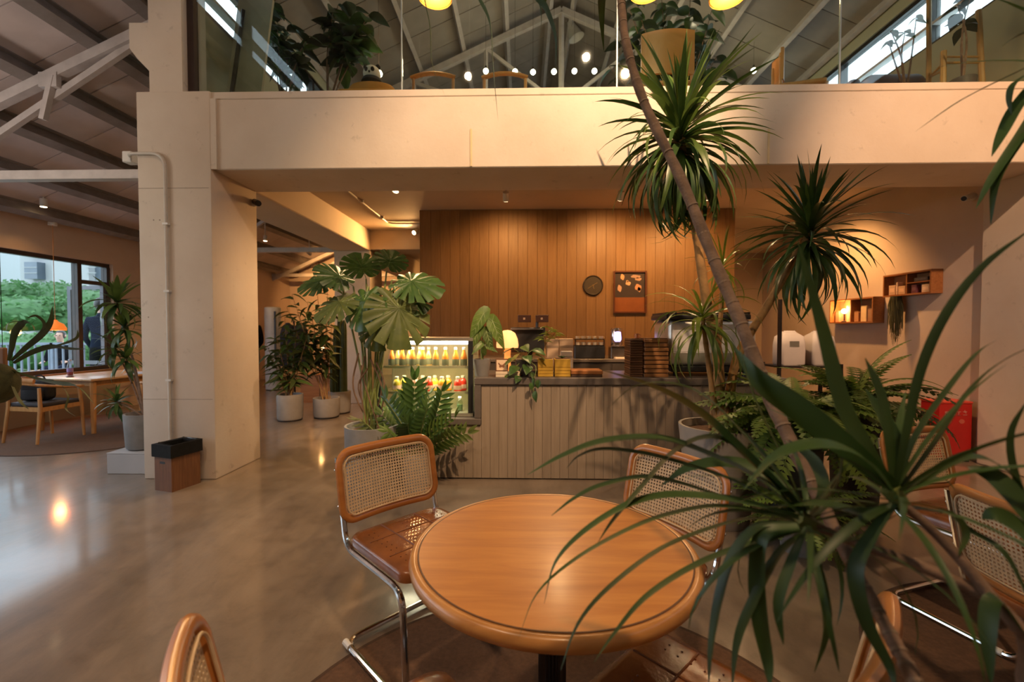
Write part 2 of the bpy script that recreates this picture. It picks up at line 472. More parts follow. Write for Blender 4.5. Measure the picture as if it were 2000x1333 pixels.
def clerestory(n, x0, x1, ys):
    w = struct('window_%d' % n, MB().box(x0, x1, ys[0], ys[-1], CW0, CW0 + .04).box(x0, x1, ys[0], ys[-1], CW1 - .05, CW1), DARKMETAL)
    for y in ys: MB().box(x0, x1, y - .035, y + .035, CW0, CW1).build('mullion', DARKMETAL, w)
    xm = (x0 + x1) / 2
    for a, b in zip(ys[:-1], ys[1:]):
        MB().box(xm - .004, xm + .004, a + .035, b - .035, CW0 + .04, CW1 - .05).build('pane', GLASSB, w)
        MB().box(x0, x1, a + .035, b - .035, 4.93, 4.965).build('transom_bar', STEELW, w)
clerestory(2, -3.46, -3.36, [-3.4, -1.4, .6, 2.6, 4.2, 5.7, 7.2, 8.7, 10.2, 11.7, 13.2])
clerestory(3, 4.78, 4.88, [-3.4, -1.4, .6, 2.6, 4.2, 5.5, 7.0, 8.6, 10.2, 11.7, 13.2])

# sloped aisle roof: boards, purlins and trusses
AM = .45
def zr(x): return 2.97 + AM * (x - LX)
rf = struct('ceiling_aisle', MB().extr([(LX - .5, YFRONT, zr(LX - .5) + .07), (-3.35, YFRONT, zr(-3.35) + .07), (-3.35, YFRONT, zr(-3.35) + .12), (LX - .5, YFRONT, zr(LX - .5) + .12)], (0, YEND - YFRONT, 0)), PURLM)
ang = math.atan(AM); Lr = (-3.38 - LX + .3) / math.cos(ang)
PW = .56
me = MB().box(0, Lr, .006, PW - .006, 0, .045).mesh('roof_board', ROOFM, None, 0)
for i in range(30):
    inst('roof_board', me, rf, (LX - .3, YFRONT + i * PW, zr(LX - .3)), (0, -ang, 0))
mp = MB().box(-.035, .035, YFRONT, YEND, -.14, 0).box(-.07, .07, YFRONT, YEND, -.018, 0).box(-.06, .06, YFRONT, YEND, -.155, -.14).mesh('purlin', PURLM, None, 0)
for a in (3.62, 4.2, 4.85, 5.5, 6.15, 6.78):
    inst('purlin', mp, rf, (-a, 0, zr(-a)), (0, -ang, 0))
def aisle_truss(y):
    t = struct('ceiling_truss', MB().bar((LX, y, zr(LX) - .22), (-3.46, y, zr(-3.46) - .22), .08, .09), STEELW)
    MB().bar((LX, y, 2.87), (-3.46, y, 2.87), .09, .085).build('tie_beam', STEELW, t)
    MB().bar((-5.75, y + .02, 2.92), (-3.75, y + .02, zr(-3.75) - .27), .05, .06).build('brace', STEELW, t)
    MB().bar((-4.55, y - .03, zr(-4.55) - .25), (-4.66, y - .03, zr(-4.66) - .62), .05, .05).build('hanger', STEELW, t)
    MB().box(-5.72, -5.55, y - .05, y + .05, 2.90, 2.97).build('gusset_plate', STEELW, t)
    MB().box(-4.68, -4.5, y - .05, y + .0, zr(-4.6) - .34, zr(-4.6) - .20).build('gusset_plate', STEELW, t)
for y in (.15, 4.32, 8.45, 12.4): aisle_truss(y)
# rain of thin cable under the truss next to the pillar
# nave roof
NR = .45; RIDX = .70
def zn(x): return 5.62 + NR * (4.16 - abs(x - RIDX))
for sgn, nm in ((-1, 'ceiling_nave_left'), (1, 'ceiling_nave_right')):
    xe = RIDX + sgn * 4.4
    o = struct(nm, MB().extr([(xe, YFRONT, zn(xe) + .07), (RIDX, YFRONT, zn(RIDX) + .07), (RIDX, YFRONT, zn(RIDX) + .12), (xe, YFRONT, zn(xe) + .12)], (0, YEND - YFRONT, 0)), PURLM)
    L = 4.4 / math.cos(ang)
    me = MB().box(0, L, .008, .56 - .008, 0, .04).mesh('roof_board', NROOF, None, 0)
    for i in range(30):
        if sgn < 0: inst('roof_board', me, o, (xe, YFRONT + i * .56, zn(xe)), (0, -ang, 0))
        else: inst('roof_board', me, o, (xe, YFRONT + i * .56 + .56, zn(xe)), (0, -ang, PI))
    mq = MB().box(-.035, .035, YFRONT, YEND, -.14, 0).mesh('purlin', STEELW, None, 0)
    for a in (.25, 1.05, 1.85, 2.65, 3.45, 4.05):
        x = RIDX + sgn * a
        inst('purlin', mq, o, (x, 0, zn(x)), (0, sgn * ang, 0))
def nave_truss(y):
    e0, e1 = RIDX - 4.1, RIDX + 4.1
    t = struct('ceiling_truss_nave', MB().bar((e0, y, zn(e0) - .24), (RIDX, y, zn(RIDX) - .24), .09, .11).bar((e1, y, zn(e1) - .24), (RIDX, y, zn(RIDX) - .24), .09, .11), STEELW)
    MB().bar((e0, y, 5.5), (e1, y, 5.5), .09, .09).build('tie_beam', STEELW, t)
    MB().bar((RIDX, y, 5.5), (RIDX, y, zn(RIDX) - .25), .07, .07).build('king_post', STEELW, t)
    for s in (-1, 1):
        for xa, xb in ((0, 1.4), (1.4, 1.4), (1.4, 2.75), (2.75, 2.75)):
            MB().bar((RIDX + s * xa, y + .02, 5.52), (RIDX + s * xb, y + .02, zn(RIDX + xb) - .27), .05, .06).build('web', STEELW, t)
for y in (.15, 4.5, 8.45, 12.4): nave_truss(y)

# wood panelled wall behind the counter
wb = struct('wall_panelled', MB().box(-1.54, 3.13, 6.775, 6.95, 0, ZS - .002), plain('panel_backing', (.06, .035, .02), .8))
PWID = .146
mep = MB().rbox(0.0012, PWID - .0012, 0, .024, .0, ZS - .004, .002, 1).mesh('plank', PANELW, None, 0)
for i in range(32): inst('plank', mep, wb, (-1.54 + i * PWID, 6.75, 0))
MB().box(-1.56, -1.54, 6.75, 6.95, 0, ZS - .004).build('end_board', PANELW, wb)

# ---- window wall glazing (window_1) with its open casement
FR = plain('window_frame_paint', (.045, .030, .028), .45, 0, .2, 6)
w1 = struct('window_1', MB().box(LX - .14, LX - .06, WY0, WY1, WZ0, WZ0 + .06).box(LX - .14, LX - .06, WY0, WY1, WZ1 - .06, WZ1), FR)
for y in (WY0 + .03, 1.0, 3.0, 5.0, 6.97, WY1 - .03):
    MB().box(LX - .15, LX - .05, y - .035, y + .035, WZ0 + .06, WZ1 - .06).build('mullion', FR, w1)
MB().box(LX - .14, LX - .06, 7.005, WY1 - .065, 2.10, 2.16).build('transom', FR, w1)
for a, b in ((WY0 + .065, .965), (1.035, 2.965), (3.035, 4.965), (5.035, 6.935)):
    MB().box(LX - .104, LX - .098, a, b, WZ0 + .06, WZ1 - .06).build('pane', GLASSB, w1)
MB().box(LX - .104, LX - .098, 7.005, WY1 - .065, 2.16, WZ1 - .06).build('pane', GLASSB, w1)
MB().box(LX - .2, LX + .04, WY0, WY1, WZ0 - .03, WZ0).build('sill', plain('sill_board', (.30, .16, .07), .5), w1)
s = MB(); h0, h1 = Vector((-7.10, 7.41, 0)), Vector((-7.76, 7.50, 0))
for z in (WZ0 + .10, 2.07): s.bar((h0.x, h0.y, z), (h1.x, h1.y, z), .05, .06)
for h in (h0, h1): s.bar((h.x, h.y, WZ0 + .07), (h.x, h.y, 2.10), .05, .06, (1, 0, 0))
SASHM = plain('casement_paint', (.10, .11, .13), .45)
s.build('casement', SASHM, w1)
s = MB(); d = (h1 - h0).normalized() * .03
a, b = h0 + d, h1 - d; nrm = Vector((-d.y, d.x, 0)).normalized() * .003
s.extr([Vector((a.x, a.y, WZ0 + .13)), Vector((b.x, b.y, WZ0 + .13)), Vector((b.x, b.y, 2.04)), Vector((a.x, a.y, 2.04))], nrm).build('casement_pane', CASEG, w1)

# ---- outdoors
struct('ground_lawn', MB().box(-90, LX - .2, -30, 90, -.3, -.12), plain('lawn', (.12, .22, .07), .9, 0, .3, 3))
struct('ground_terrace', MB().box(-12.5, LX - .2, -4, 13, -.119, .0), plain('terrace_paving', (.36, .37, .38), .8, 0, .15, 2))
BM_ = plain('block_render', (.34, .345, .36), .9, 0, .03, .3)
BW_ = plain('block_window', (.10, .125, .16), .2, 0, .15, 1)
BX0, BX1, BY = -57.5, -36.0, 50.0
bd = thing('apartment_block', 'pale rendered apartment block rising behind the trees outside', 'building', ((BX0 + BX1) / 2, BY + 4, -.12))
MB().box(BX0, BX1, BY, BY + 8, -.12, 24).build('facade', BM_, bd, True, 0)
MB().box(BX0 + 4.6, BX0 + 8.8, BY - .8, BY, -.12, 24).build('balcony_tower', BM_, bd, True, 0)
BXW = [(48, 73, 1.0), (88, 97, 0), (118, 128, 0), (170, 188, 1.0)]
for fl in range(8):
    z0 = 1.2 + fl * 2.9
    for x0p, x1p, pro in BXW:
        xa = at(x0p, 500, BY - .82).x; xb = at(x1p, 500, BY - .82).x
        w_ = MB().box(xa, xb, BY - .9 if x0p == 48 else BY - .06, BY + .02, z0, z0 + (1.9 if pro else 1.5)).build('window', BW_, bd, True, 0)
        if pro:
            for q in range(1, 3):
                zz = z0 + q * .62
                MB().box(xa, xb, BY - .95, BY - .86, zz, zz + .07).build('rail', BM_, w_, True, 0)
        else:
            MB().box(xa - .1, xb + .1, BY - .2, BY - .05, z0 - .12, z0).build('window_ledge', BM_, w_, True, 0)
b2 = thing('apartment_block', 'distant white apartment block at the edge of the window view', 'building', (-86, 64, -.12))
MB().box(-98, -73, 60, 68, -.12, 30).build('facade', plain('block_render_far', (.38, .40, .42), .9, 0, .02, .3), b2, True, 0)
for fl in range(9):
    for k in range(5): MB().box(-96 + k * 4.6, -94 + k * 4.6, 59.9, 60.05, 1.5 + fl * 3.1, 3.0 + fl * 3.1).build('window', BW_, b2, True, 0)

def leaf_cloud(mb, lobes, n, size, rnd):
    for _ in range(n):
        c, r = rnd.choice(lobes)
        th = rnd.uniform(0, 2 * PI); u = rnd.uniform(-.6, 1); q = math.sqrt(max(0, 1 - u * u)); k = rnd.uniform(.72, 1.0)
        p_ = Vector(c) + Vector((q * math.cos(th) * r[0], q * math.sin(th) * r[1], u * r[2])) * k
        a = Vector((rnd.uniform(-1, 1), rnd.uniform(-1, 1), rnd.uniform(-.6, .6))).normalized() * size * rnd.uniform(.6, 1.3)
        b = a.cross(Vector((rnd.uniform(-1, 1), rnd.uniform(-1, 1), rnd.uniform(-1, 1)))).normalized() * size * .45
        mb.add([p_ - a, p_ + b, p_ + a, p_ - b], [(0, 1, 2, 3)])
def garden_tree(loc, h, rad, label, seed):
    rnd = random.Random(seed)
    t = thing('garden_tree', label, 'tree', loc, 0, 'trees beyond the terrace')
    MB().tube(catmull([(0, 0, 0), (.1, 0, h * .35), (0, .1, h * .7)], 4), [.16, .08], 7).build('trunk', TRUNKM, t)
    lobes = []
    for k in range(9):
        a = rnd.uniform(0, 2 * PI); rr = rad * rnd.uniform(.15, .6)
        lobes.append(((rr * math.cos(a), rr * math.sin(a), h * rnd.uniform(.45, .82)), (rad * rnd.uniform(.4, .6),) * 2 + (h * rnd.uniform(.16, .26),)))
    mb = MB()
    for c_, r_ in lobes: mb.ball(c_, r_[0] * .82, 10, 7, r_[2] / r_[0])
    leaf_cloud(mb, lobes, 2600, .17, rnd)
    o = mb.build('foliage', TREEG, t, False, 60); o['kind'] = 'stuff'
garden_tree((-29.5, 24, -.12), 4.3, 3.0, 'broad green tree outside, first from the outer edge of the window', 1)
garden_tree((-23.6, 22, -.12), 3.7, 2.7, 'rounded green tree outside in front of the apartment block', 2)
garden_tree((-21.6, 27.5, -.12), 3.9, 2.2, 'lower green tree outside seen through the open casement', 3)
garden_tree((-33.5, 32, -.12), 5.0, 3.2, 'tall green tree outside standing behind the rounded one', 4)
HEDGE = leafmat('hedge_leaf', (.06, .15, .05), (.11, .24, .08), .3, .6, .2)
rnd = random.Random(9); mb = MB(); lobes = [((x, 15.5 + .2 * math.sin(x), .55), (.75, .6, .75)) for x in [-24 + k * .8 for k in range(16)]]
for c_, r_ in lobes: mb.ball(c_, .62, 8, 6, 1.1)
leaf_cloud(mb, lobes, 5000, .09, rnd)
h_ = mb.build('hedge', HEDGE, None, False, 60); tag(h_, 'clipped green hedge running beyond the terrace railing', 'hedge', kind='stuff')
RAIL = plain('railing_paint', (.16, .19, .24), .5)
rl = thing('terrace_railing', 'grey metal railing with upright bars around the outside terrace', 'railing', (-11, 9.15, 0))
MB().bar((-15.5, 9.15, 1.06), (-7.9, 9.15, 1.06), .06, .05).build('top_rail', RAIL, rl, True)
MB().bar((-15.5, 9.15, .12), (-7.9, 9.15, .12), .04, .04).build('bottom_rail', RAIL, rl, True)
mb_ = MB().box(-.014, .014, -.014, .014, .14, 1.04).mesh('baluster', RAIL, None, 0)
for k in range(50): inst('baluster', mb_, rl, (-4.5 + k * .15, 0, 0))
for k in range(5): MB().box(-4.5 + k * 1.875 - .03, -4.5 + k * 1.875 + .03, -.03, .03, 0, 1.08).build('post', RAIL, rl)
# ================================================================ CANTILEVER CHAIRS, TABLE, RUGS
def rrect(w, h, r, n=6):
    """rounded rectangle outline centred on 0, counter-clockwise"""
    out = []
    for cx, cy, a0 in ((w / 2 - r, h / 2 - r, 0), (-w / 2 + r, h / 2 - r, 90), (-w / 2 + r, -h / 2 + r, 180), (w / 2 - r, -h / 2 + r, 270)):
        for k in range(n + 1):
            a = R(a0 + 90 * k / n); out.append((cx + r * math.cos(a), cy + r * math.sin(a)))
    return out
CW_, CH_ = .50, .315
def backwarp(v):
    """flat back panel (x, y=thickness, z) -> curved and reclined"""
    x, y, z = v
    return Vector((x, y - .035 * (1 - (x / .25) ** 2) - (z - .45) * .20, z))
ZC = .675
def make_chair(label):
    t = thing('cane_chair', label, 'chair')
    xs = .232
    side = lambda s: [(s * xs, -.085, .80), (s * xs, -.005, .43), (s * xs, .44, .43), (s * xs, .47, .014), (s * xs, -.03, .014)]
    P = side(-1) + side(1)[::-1]
    MB().tube(round_path(P, .075, 6), .0125, 10).build('tube_frame', CHROME, t)
    for s in (-1, 1):
        for yy in (.38, .0):
            MB().tube([(s * xs, yy - .025, .0145), (s * xs, yy + .025, .0145)], .0145, 10).build('glide', WHITEPL, t)
    # bentwood ring of the back
    ring = [Vector((a, 0, ZC + b)) for a, b in rrect(CW_ - .03, CH_ - .03, .06, 6)]
    # densify straight runs so the ring follows the curve
    dense = []
    for i, a in enumerate(ring):
        b = ring[(i + 1) % len(ring)]; m = max(1, int((b - a).length / .03))
        for k in range(m): dense.append(a.lerp(b, k / m))
    MB().tube(dense, .0175, 10, closed=True, squash=.85).warp(backwarp).build('back_frame', BENT, t)
    cp = MB(); pit = .0135; nx, nz = 34, 21; r0 = .0043
    for i in range(nx):
        for j in range(nz):
            cx = (i - (nx - 1) / 2) * pit; cz = ZC + (j - (nz - 1) / 2) * pit
            if abs(cx) > CW_ / 2 - .045 and abs(cz - ZC) > CH_ / 2 - .045:
                dx = abs(cx) - (CW_ / 2 - .075); dz = abs(cz - ZC) - (CH_ / 2 - .075)
                if dx > 0 and dz > 0 and math.hypot(dx, dz) > .062: continue
            h = pit / 2
            o = [(cx - h, 0, cz - h), (cx, 0, cz - h), (cx + h, 0, cz - h), (cx + h, 0, cz), (cx + h, 0, cz + h), (cx, 0, cz + h), (cx - h, 0, cz + h), (cx - h, 0, cz)]
            n_ = [(cx + r0 * math.cos(a) * q, 0, cz + r0 * math.sin(a) * q) for a, q in [(R(225 + 45 * k), 1.12 if k % 2 == 0 else 1) for k in range(8)]]
            cp.add(o + n_, [(k, (k + 1) % 8, 8 + (k + 1) % 8, 8 + k) for k in range(8)])
    cp.warp(backwarp)
    co = cp.build('cane_panel', CANE, t, False, 0)
    md = co.modifiers.new('thickness', 'SOLIDIFY'); md.thickness = .0025; md.offset = 0
    sp = [Vector((a, .004, ZC + b)) for a, b in rrect(CW_ - .07, CH_ - .07, .045, 6)]
    dn = []
    for i, a in enumerate(sp):
        b = sp[(i + 1) % len(sp)]; m = max(1, int((b - a).length / .03))
        for k in range(m): dn.append(a.lerp(b, k / m))
    for yo in (.012, -.012):
        MB().tube([v + Vector((0, yo, 0)) for v in dn], .0035, 6, closed=True).warp(backwarp).build('spline_cord', CANE, t)
    for s in (-1, 1):
        for z in (.60, .75):
            MB().ball(Vector((s * (xs + .013), -.085 + (.80 - z) * .216, z)), .007, 8, 6).build('screw_cap', CHROME, t)
    # upholstered seat
    seat = thing_part = MB()
    pr = rrect(.455, .46, .055, 6)
    rings = [(.90, -.005), (1.0, .006), (1.0, .034), (.97, .044), (.86, .051), (.5, .052)]
    N = len(pr); vs = []
    for sc_, z in rings: vs += [(a * sc_, .222 + b * sc_, .442 + z) for a, b in pr]
    fs = [tuple(range(N - 1, -1, -1))] + [(i * N + k, i * N + (k + 1) % N, (i + 1) * N + (k + 1) % N, (i + 1) * N + k) for i in range(len(rings) - 1) for k in range(N)]
    fs.append(tuple(range((len(rings) - 1) * N, len(rings) * N)))
    so = seat.add(vs, fs).build('seat', LEATHER, t, False, 50)
    sm = MB()
    for x in (-.085, .085): sm.tube([(x, .02, .4925), (x, .12, .4945), (x, .32, .4945), (x, .425, .4925)], .0032, 5)
    for y in (.145, .30): sm.tube([(-.20, y, .4925), (0, y, .4950), (.20, y, .4925)], .0032, 5)
    sm.build('seam', plain('seam_leather', (.17, .055, .016), .5) if 'seam_leather' not in MATS else MATS['seam_leather'], so)
    st = MB()
    for x in (-.16, 0, .16):
        for k in range(9):
            for dx in (-.012, .012): st.ball((x + dx, .08 + k * .036, .4945), .0028, 6, 4)
    st.build('perforation', MATS['seam_leather'], so)['kind'] = 'stuff'
    return t
GC = 'cane-backed cantilever chairs'
def place(root, c, f, first=False, label=None):
    ang_ = math.atan2(f[1], f[0]) - PI / 2
    F = Vector((f[0], f[1], 0)).normalized()
    loc = Vector((c[0], c[1], .0108)) + F * .055         # back panel sits a little behind the origin
    if first: root.location = loc; root.rotation_euler = (0, 0, ang_); return root
    return copy_thing(root, loc, ang_, label, GC)
c0 = make_chair('cane chair on the trash bin side of the round table, fully in view'); c0['group'] = GC
place(c0, (-.625, 2.06), (.72, -.69), True)
place(c0, (.625, 1.87), (-.85, -.53), label='cane chair on the counter side of the round table, partly veiled by strap leaves')
place(c0, (-.475, .66), (.80, .60), label='cane chair at the bottom edge of the photo, seen edge-on beside bare concrete floor')
place(c0, (.572, .79), (-.70, .72), label='cane chair seen edge-on, its back crossed by the slender leaning trunk')
place(c0, (2.06, 2.38), (.32, -.95), label='cane chair in front of the red box by the wall')
place(c0, (1.53, 1.36), (1, .06), label='cane chair with its back turned to the round table, cut off by the photo edge')

TX, TY, TR, TZ = .086, 1.301, .411, .7295
tb = thing('round_table', 'round honey-coloured wooden cafe table ringed by cane chairs', 'table', (TX, TY, .0105))
MB().lathe([(TR - .027, TZ - .03), (TR - .027, TZ)], (0, 0, 0), 96).build('table_top', OAK, tb, False, 40)
MB().lathe([(TR - .0265, TZ - .001), (TR - .024, TZ - .003), (TR - .0225, TZ - .001), (TR - .012, TZ - .0005), (TR - .004, TZ - .005), (TR, TZ - .018), (TR - .003, TZ - .032), (TR - .014, TZ - .040), (TR - .05, TZ - .040)], (0, 0, 0), 96, False, False).build('edge_band', OAKEDGE, tb, False, 60)
inl = MB().lathe([(TR - .0275, TZ + .0002), (TR - .0235, TZ + .0002)], (0, 0, 0), 96, False, False).build('inlay_line', plain('dark_inlay', (.10, .035, .012), .5), tb)
cyl = MB()
pts = []
for k in range(48):
    a = 2 * PI * k / 48; r = .036 if k % 2 else .041
    pts.append((r * math.cos(a), r * math.sin(a)))
cyl.prism(pts, .03, TZ - .05).build('column', plain('dark_fluted_metal', (.10, .09, .085), .3, .9), tb, False, 0)
MB().lathe([(.24, 0), (.24, .008), (.22, .014), (.06, .03)], (0, 0, 0), 48).build('base', DARKMETAL, tb)
MB().box(-.16, .16, -.16, .16, TZ - .052, TZ - .030).build('mounting_plate', DARKMETAL, tb)

def rug(loc, r, label):
    o = thing('round_rug', label, 'rug', (loc[0], loc[1], 0))
    MB().lathe([(r - .02, 0), (r - .02, .009)], (0, 0, 0), 80).build('pile', RUGM, o, False, 40)
    MB().lathe([(r - .022, .0095), (r - .008, .0105), (r, .004), (r, 0)], (0, 0, 0), 80, False, False).build('binding', RUGEDGE, o)
rug((.10, 1.22), 1.03, 'round brown rug under the round wooden table')
rug((2.34, 1.46), 1.0, 'round brown rug under the chair that faces away, by the wall')

# low tiered side shelf at the edge of the picture
sh = thing('side_shelf', 'low tiered side shelf with pale rounded tops and wooden edges, at the photo edge', 'shelf', (-2.93, 2.0, 0))
for z in (.53, .352):
    pl = [(a, b) for a, b in rrect(.62, .40, .12, 6)]
    MB().prism(pl, z - .022, z - .004).build('shelf_edge', OAKEDGE, sh)
    MB().prism([(a * .985, b * .98) for a, b in pl], z - .004, z).build('shelf_top', WHITEPL, sh)
for x in (-.26, .0):
    for y in (-.13, .13): MB().tube([(x, y, 0), (x, y, .50)], .012, 8).build('post', DARKMETAL, sh)

# ================================================================ COUNTER
CY = 4.04; CZ = .93
CXL, CXR = at(931, 740, CY).x, 2.35
cb = thing('service_counter', 'long service counter with a dark top and grey-brown plank front', 'counter', ((CXL + CXR) / 2, CY + .36, 0))
FXL = at(735, 810, CY).x
MB().box(CXL + .01, CXR, CY + .03, CY + .70, 0, CZ - .07).build('carcass', DARKTOP, cb, True, 0)
MB().box(FXL, CXL + .01, CY + .03, CY + .70, 0, .50).build('carcass', DARKTOP, cb, True, 0)
MB().rbox(CXL - .02, CXR + .01, CY - .02, CY + .72, CZ - .065, CZ, .006, 1).build('countertop', DARKTOP, cb, True)
MB().rbox(CXL - .02, CXL + .04, CY - .015, CY + .70, .56, CZ - .066, .004, 1).build('waterfall_end', DARKTOP, cb, True)
MB().rbox(FXL - .01, CXL + .04, CY - .02, CY + .70, .50, .558, .005, 1).build('low_ledge', DARKTOP, cb, True)
pw = .079
m1 = MB().rbox(.0008, pw - .0008, 0, .03, .012, CZ - .068, .0015, 1).mesh('plank', COUNTW, None, 0)
m2 = MB().rbox(.0008, pw - .0008, 0, .03, .012, .498, .0015, 1).mesh('plank', COUNTW, None, 0)
x = CXL + .042; ro = wloc(cb)
while x < CXR - .02:
    inst('plank', m1, cb, Vector((x, CY, 0)) - ro); x += pw
x = CXL + .042 - pw
while x > FXL - .02:
    inst('plank', m2, cb, Vector((x, CY, 0)) - ro); x -= pw

# ---- refrigerated display case
fz0 = .562; fz1 = at(830, 660, CY + .08).z
fx0, fx1 = at(737, 700, CY + .08).x, at(924, 700, CY + .08).x
fy0, fy1 = CY + .06, CY + .56
fr = thing('display_fridge', 'lit glass-fronted drinks fridge set into the end of the counter', 'fridge', ((fx0 + fx1) / 2, (fy0 + fy1) / 2, fz0))
STAIN = plain('stainless', (.62, .58, .50), .3, .8, .08, 5)
MB().box(fx0, fx1, fy0, fy1, fz0, fz0 + .03).build('base', STAIN, fr, True, 0)
MB().box(fx0, fx1, fy1 - .02, fy1, fz0, fz1).build('back_panel', plain('fridge_back', (.60, .47, .26), .35, .2, .1, 3), fr, True, 0)
MB().box(fx0, fx1, fy0, fy1, fz1 - .03, fz1).build('top', STAIN, fr, True, 0)
for xa in (fx0, fx1 - .045):
    MB().box(xa, xa + .045, fy0, fy0 + .03, fz0 + .03, fz1 - .03).build('front_post', BLACKPL, fr, True, 0)
for xa in (fx0, fx1 - .008):
    MB().box(xa + .001, xa + .007, fy0 + .03, fy1 - .02, fz0 + .03, fz1 - .03).build('side_pane', GLASS, fr, True, 0)
MB().box(fx0 + .045, fx1 - .045, fy0 + .008, fy0 + .014, fz0 + .03, fz1 - .03).build('front_pane', GLASS, fr, True, 0)
sz1 = at(830, 716, CY + .2).z; sz2 = at(830, 765, CY + .2).z
SHG = glassmat('shelf_glass', (.88, .94, .84), .05)
for z in (sz1, sz2):
    s_ = MB().box(fx0 + .01, fx1 - .01, fy0 + .07, fy1 - .03, z - .006, z).build('glass_shelf', SHG, fr, True, 0)
    MB().box(fx0 + .045, fx1 - .045, fy0 + .062, fy0 + .070, z - .012, z + .012).build('shelf_rail', plain('rail_%d' % int(z * 1000), (.75, .66, .42), .3, .4), s_, True, 0)
LED = emis('fridge_led', (1.0, .90, .66), 9)
MB().box(fx0 + .22, fx1 - .05, fy0 + .045, fy0 + .075, fz1 - .062, fz1 - .032).build('led_strip', LED, fr, True, 0)
for z, e in ((fz1 - .07, 3.4), (sz1 - .03, 1.6), (sz2 - .03, 1.2)):
    l = bpy.data.lights.new('fridge_tube', 'AREA'); l.energy = e; l.color = (1, .84, .55); l.shape = 'RECTANGLE'; l.size = .7; l.size_y = .05
    lo = bpy.data.objects.new('fridge_tube', l); link(lo, fr); lo.location = Vector(((fx0 + fx1) / 2, fy0 + .11, z)) - wloc(fr)
def juice(name, col):
    m, nt, p = nodes(name)
    p.inputs['Base Color'].default_value = (*col, 1); p.inputs['Roughness'].default_value = .15
    p.inputs['Subsurface Weight'].default_value = .0; p.inputs['Coat Weight'].default_value = .6
    return m
J = {'orange': juice('orange_juice', (.85, .24, .03)), 'amber': juice('amber_juice', (.75, .42, .10)), 'yellow': juice('yellow_juice', (.85, .60, .06)), 'pink': juice('pink_juice', (.85, .32, .22)), 'red': juice('red_juice', (.80, .05, .02)), 'tang': juice('tangerine_juice', (.90, .38, .03)), 'green': juice('green_cordial', (.20, .30, .16))}
CAPM = plain('bottle_cap', (.72, .62, .45), .35); LABM = plain('bottle_label', (.16, .16, .08), .6); LABW = plain('pale_label', (.80, .52, .36), .6)
ORD = ['first', 'second', 'third', 'fourth', 'fifth', 'sixth', 'seventh', 'eighth', 'ninth', 'tenth', 'eleventh', 'twelfth', 'thirteenth', 'fourteenth', 'fifteenth', 'sixteenth']
def bottle(loc, kind, colour, label, group, h=1.0):
    b = thing('juice_bottle', label, 'bottle', loc, random.uniform(0, 6), group)
    if kind == 'tall':
        MB().lathe([(.028, 0), (.031, .006), (.031, .085), (.027, .105), (.017, .135), (.0135, .150), (.0135, .165)], (0, 0, 0), 16).build('body', J[colour], b)
        MB().lathe([(.0315, .012), (.0318, .014), (.0318, .070), (.0315, .072)], (0, 0, 0), 16, False, False).build('label', LABM, b)
        MB().lathe([(.0155, .160), (.0155, .180), (.013, .183)], (0, 0, 0), 12).build('cap', CAPM, b)
    elif kind == 'round':
        MB().lathe([(.030, 0), (.036, .006), (.036, .075), (.034, .095), (.022, .115), (.017, .120), (.017, .128)], (0, 0, 0), 16).build('body', J[colour], b)
        MB().lathe([(.0365, .022), (.0368, .024), (.0368, .060), (.0365, .062)], (0, 0, 0), 16, False, False).build('label', LABW, b)
        MB().lathe([(.0195, .124), (.0195, .142), (.016, .145)], (0, 0, 0), 12).build('cap', CAPM, b)
    else:
        MB().lathe([(.026, 0), (.030, .005), (.030, .080), (.018, .105), (.014, .110), (.014, .122)], (0, 0, 0), 16).build('body', JARGLASS, b)
        MB().lathe([(.026, .006), (.026, .06)], (0, 0, 0), 14).build('contents', J['green'], b)
        MB().lathe([(.016, .118), (.016, .134), (.013, .136)], (0, 0, 0), 12).build('cap', WHITEPL, b)
    return b
GT = 'tall bottles on the top fridge shelf'
xs_ = [765, 786, 806, 826, 851, 870, 890, 906]
for i, px in enumerate(xs_):
    q = at(px, 700, fy0 + .12)
    bottle((q.x, fy0 + .12, sz1), 'tall', 'orange', 'tall orange juice bottle, %s from the monstera in the fridge\'s top front row' % ORD[i], GT)
for i, px in enumerate((773, 795, 815, 833)):
    q = at(px, 700, fy0 + .23)
    bottle((q.x + .02, fy0 + .24, sz1), 'tall', 'amber', 'tall amber bottle behind the front row on the top fridge shelf, %s from the monstera' % ORD[i], GT)
GMID = 'round bottles on the middle fridge shelf'
for i, (px, c_, nm) in enumerate(((775, 'yellow', 'lemon yellow'), (812, 'pink', 'salmon pink'), (838, 'red', 'scarlet'), (863, 'tang', 'tangerine orange'), (894, 'red', 'bright red'))):
    q = at(px, 740, fy0 + .12)
    bottle((q.x, fy0 + .12, sz2), 'round', c_, '%s juice bottle in the front row of the middle fridge shelf' % nm, GMID)
for i, (px, c_, nm) in enumerate(((786, 'yellow', 'pale yellow'), (822, 'pink', 'light pink'), (846, 'yellow', 'golden yellow'), (872, 'tang', 'deep orange'), (901, 'red', 'crimson'))):
    q = at(px, 740, fy0 + .21)
    bottle((q.x + .015, fy0 + .22, sz2), 'round', c_, '%s juice bottle standing in the second row of the middle fridge shelf' % nm, GMID)
for i, px in enumerate((770, 797, 822, 848, 874, 898)):
    q = at(px, 790, fy0 + .14)
    bottle((q.x, fy0 + .14, fz0 + .03), 'glass', 'green', 'small clear glass bottle on the fridge floor, %s from the monstera' % ORD[i], 'clear bottles on the fridge floor')

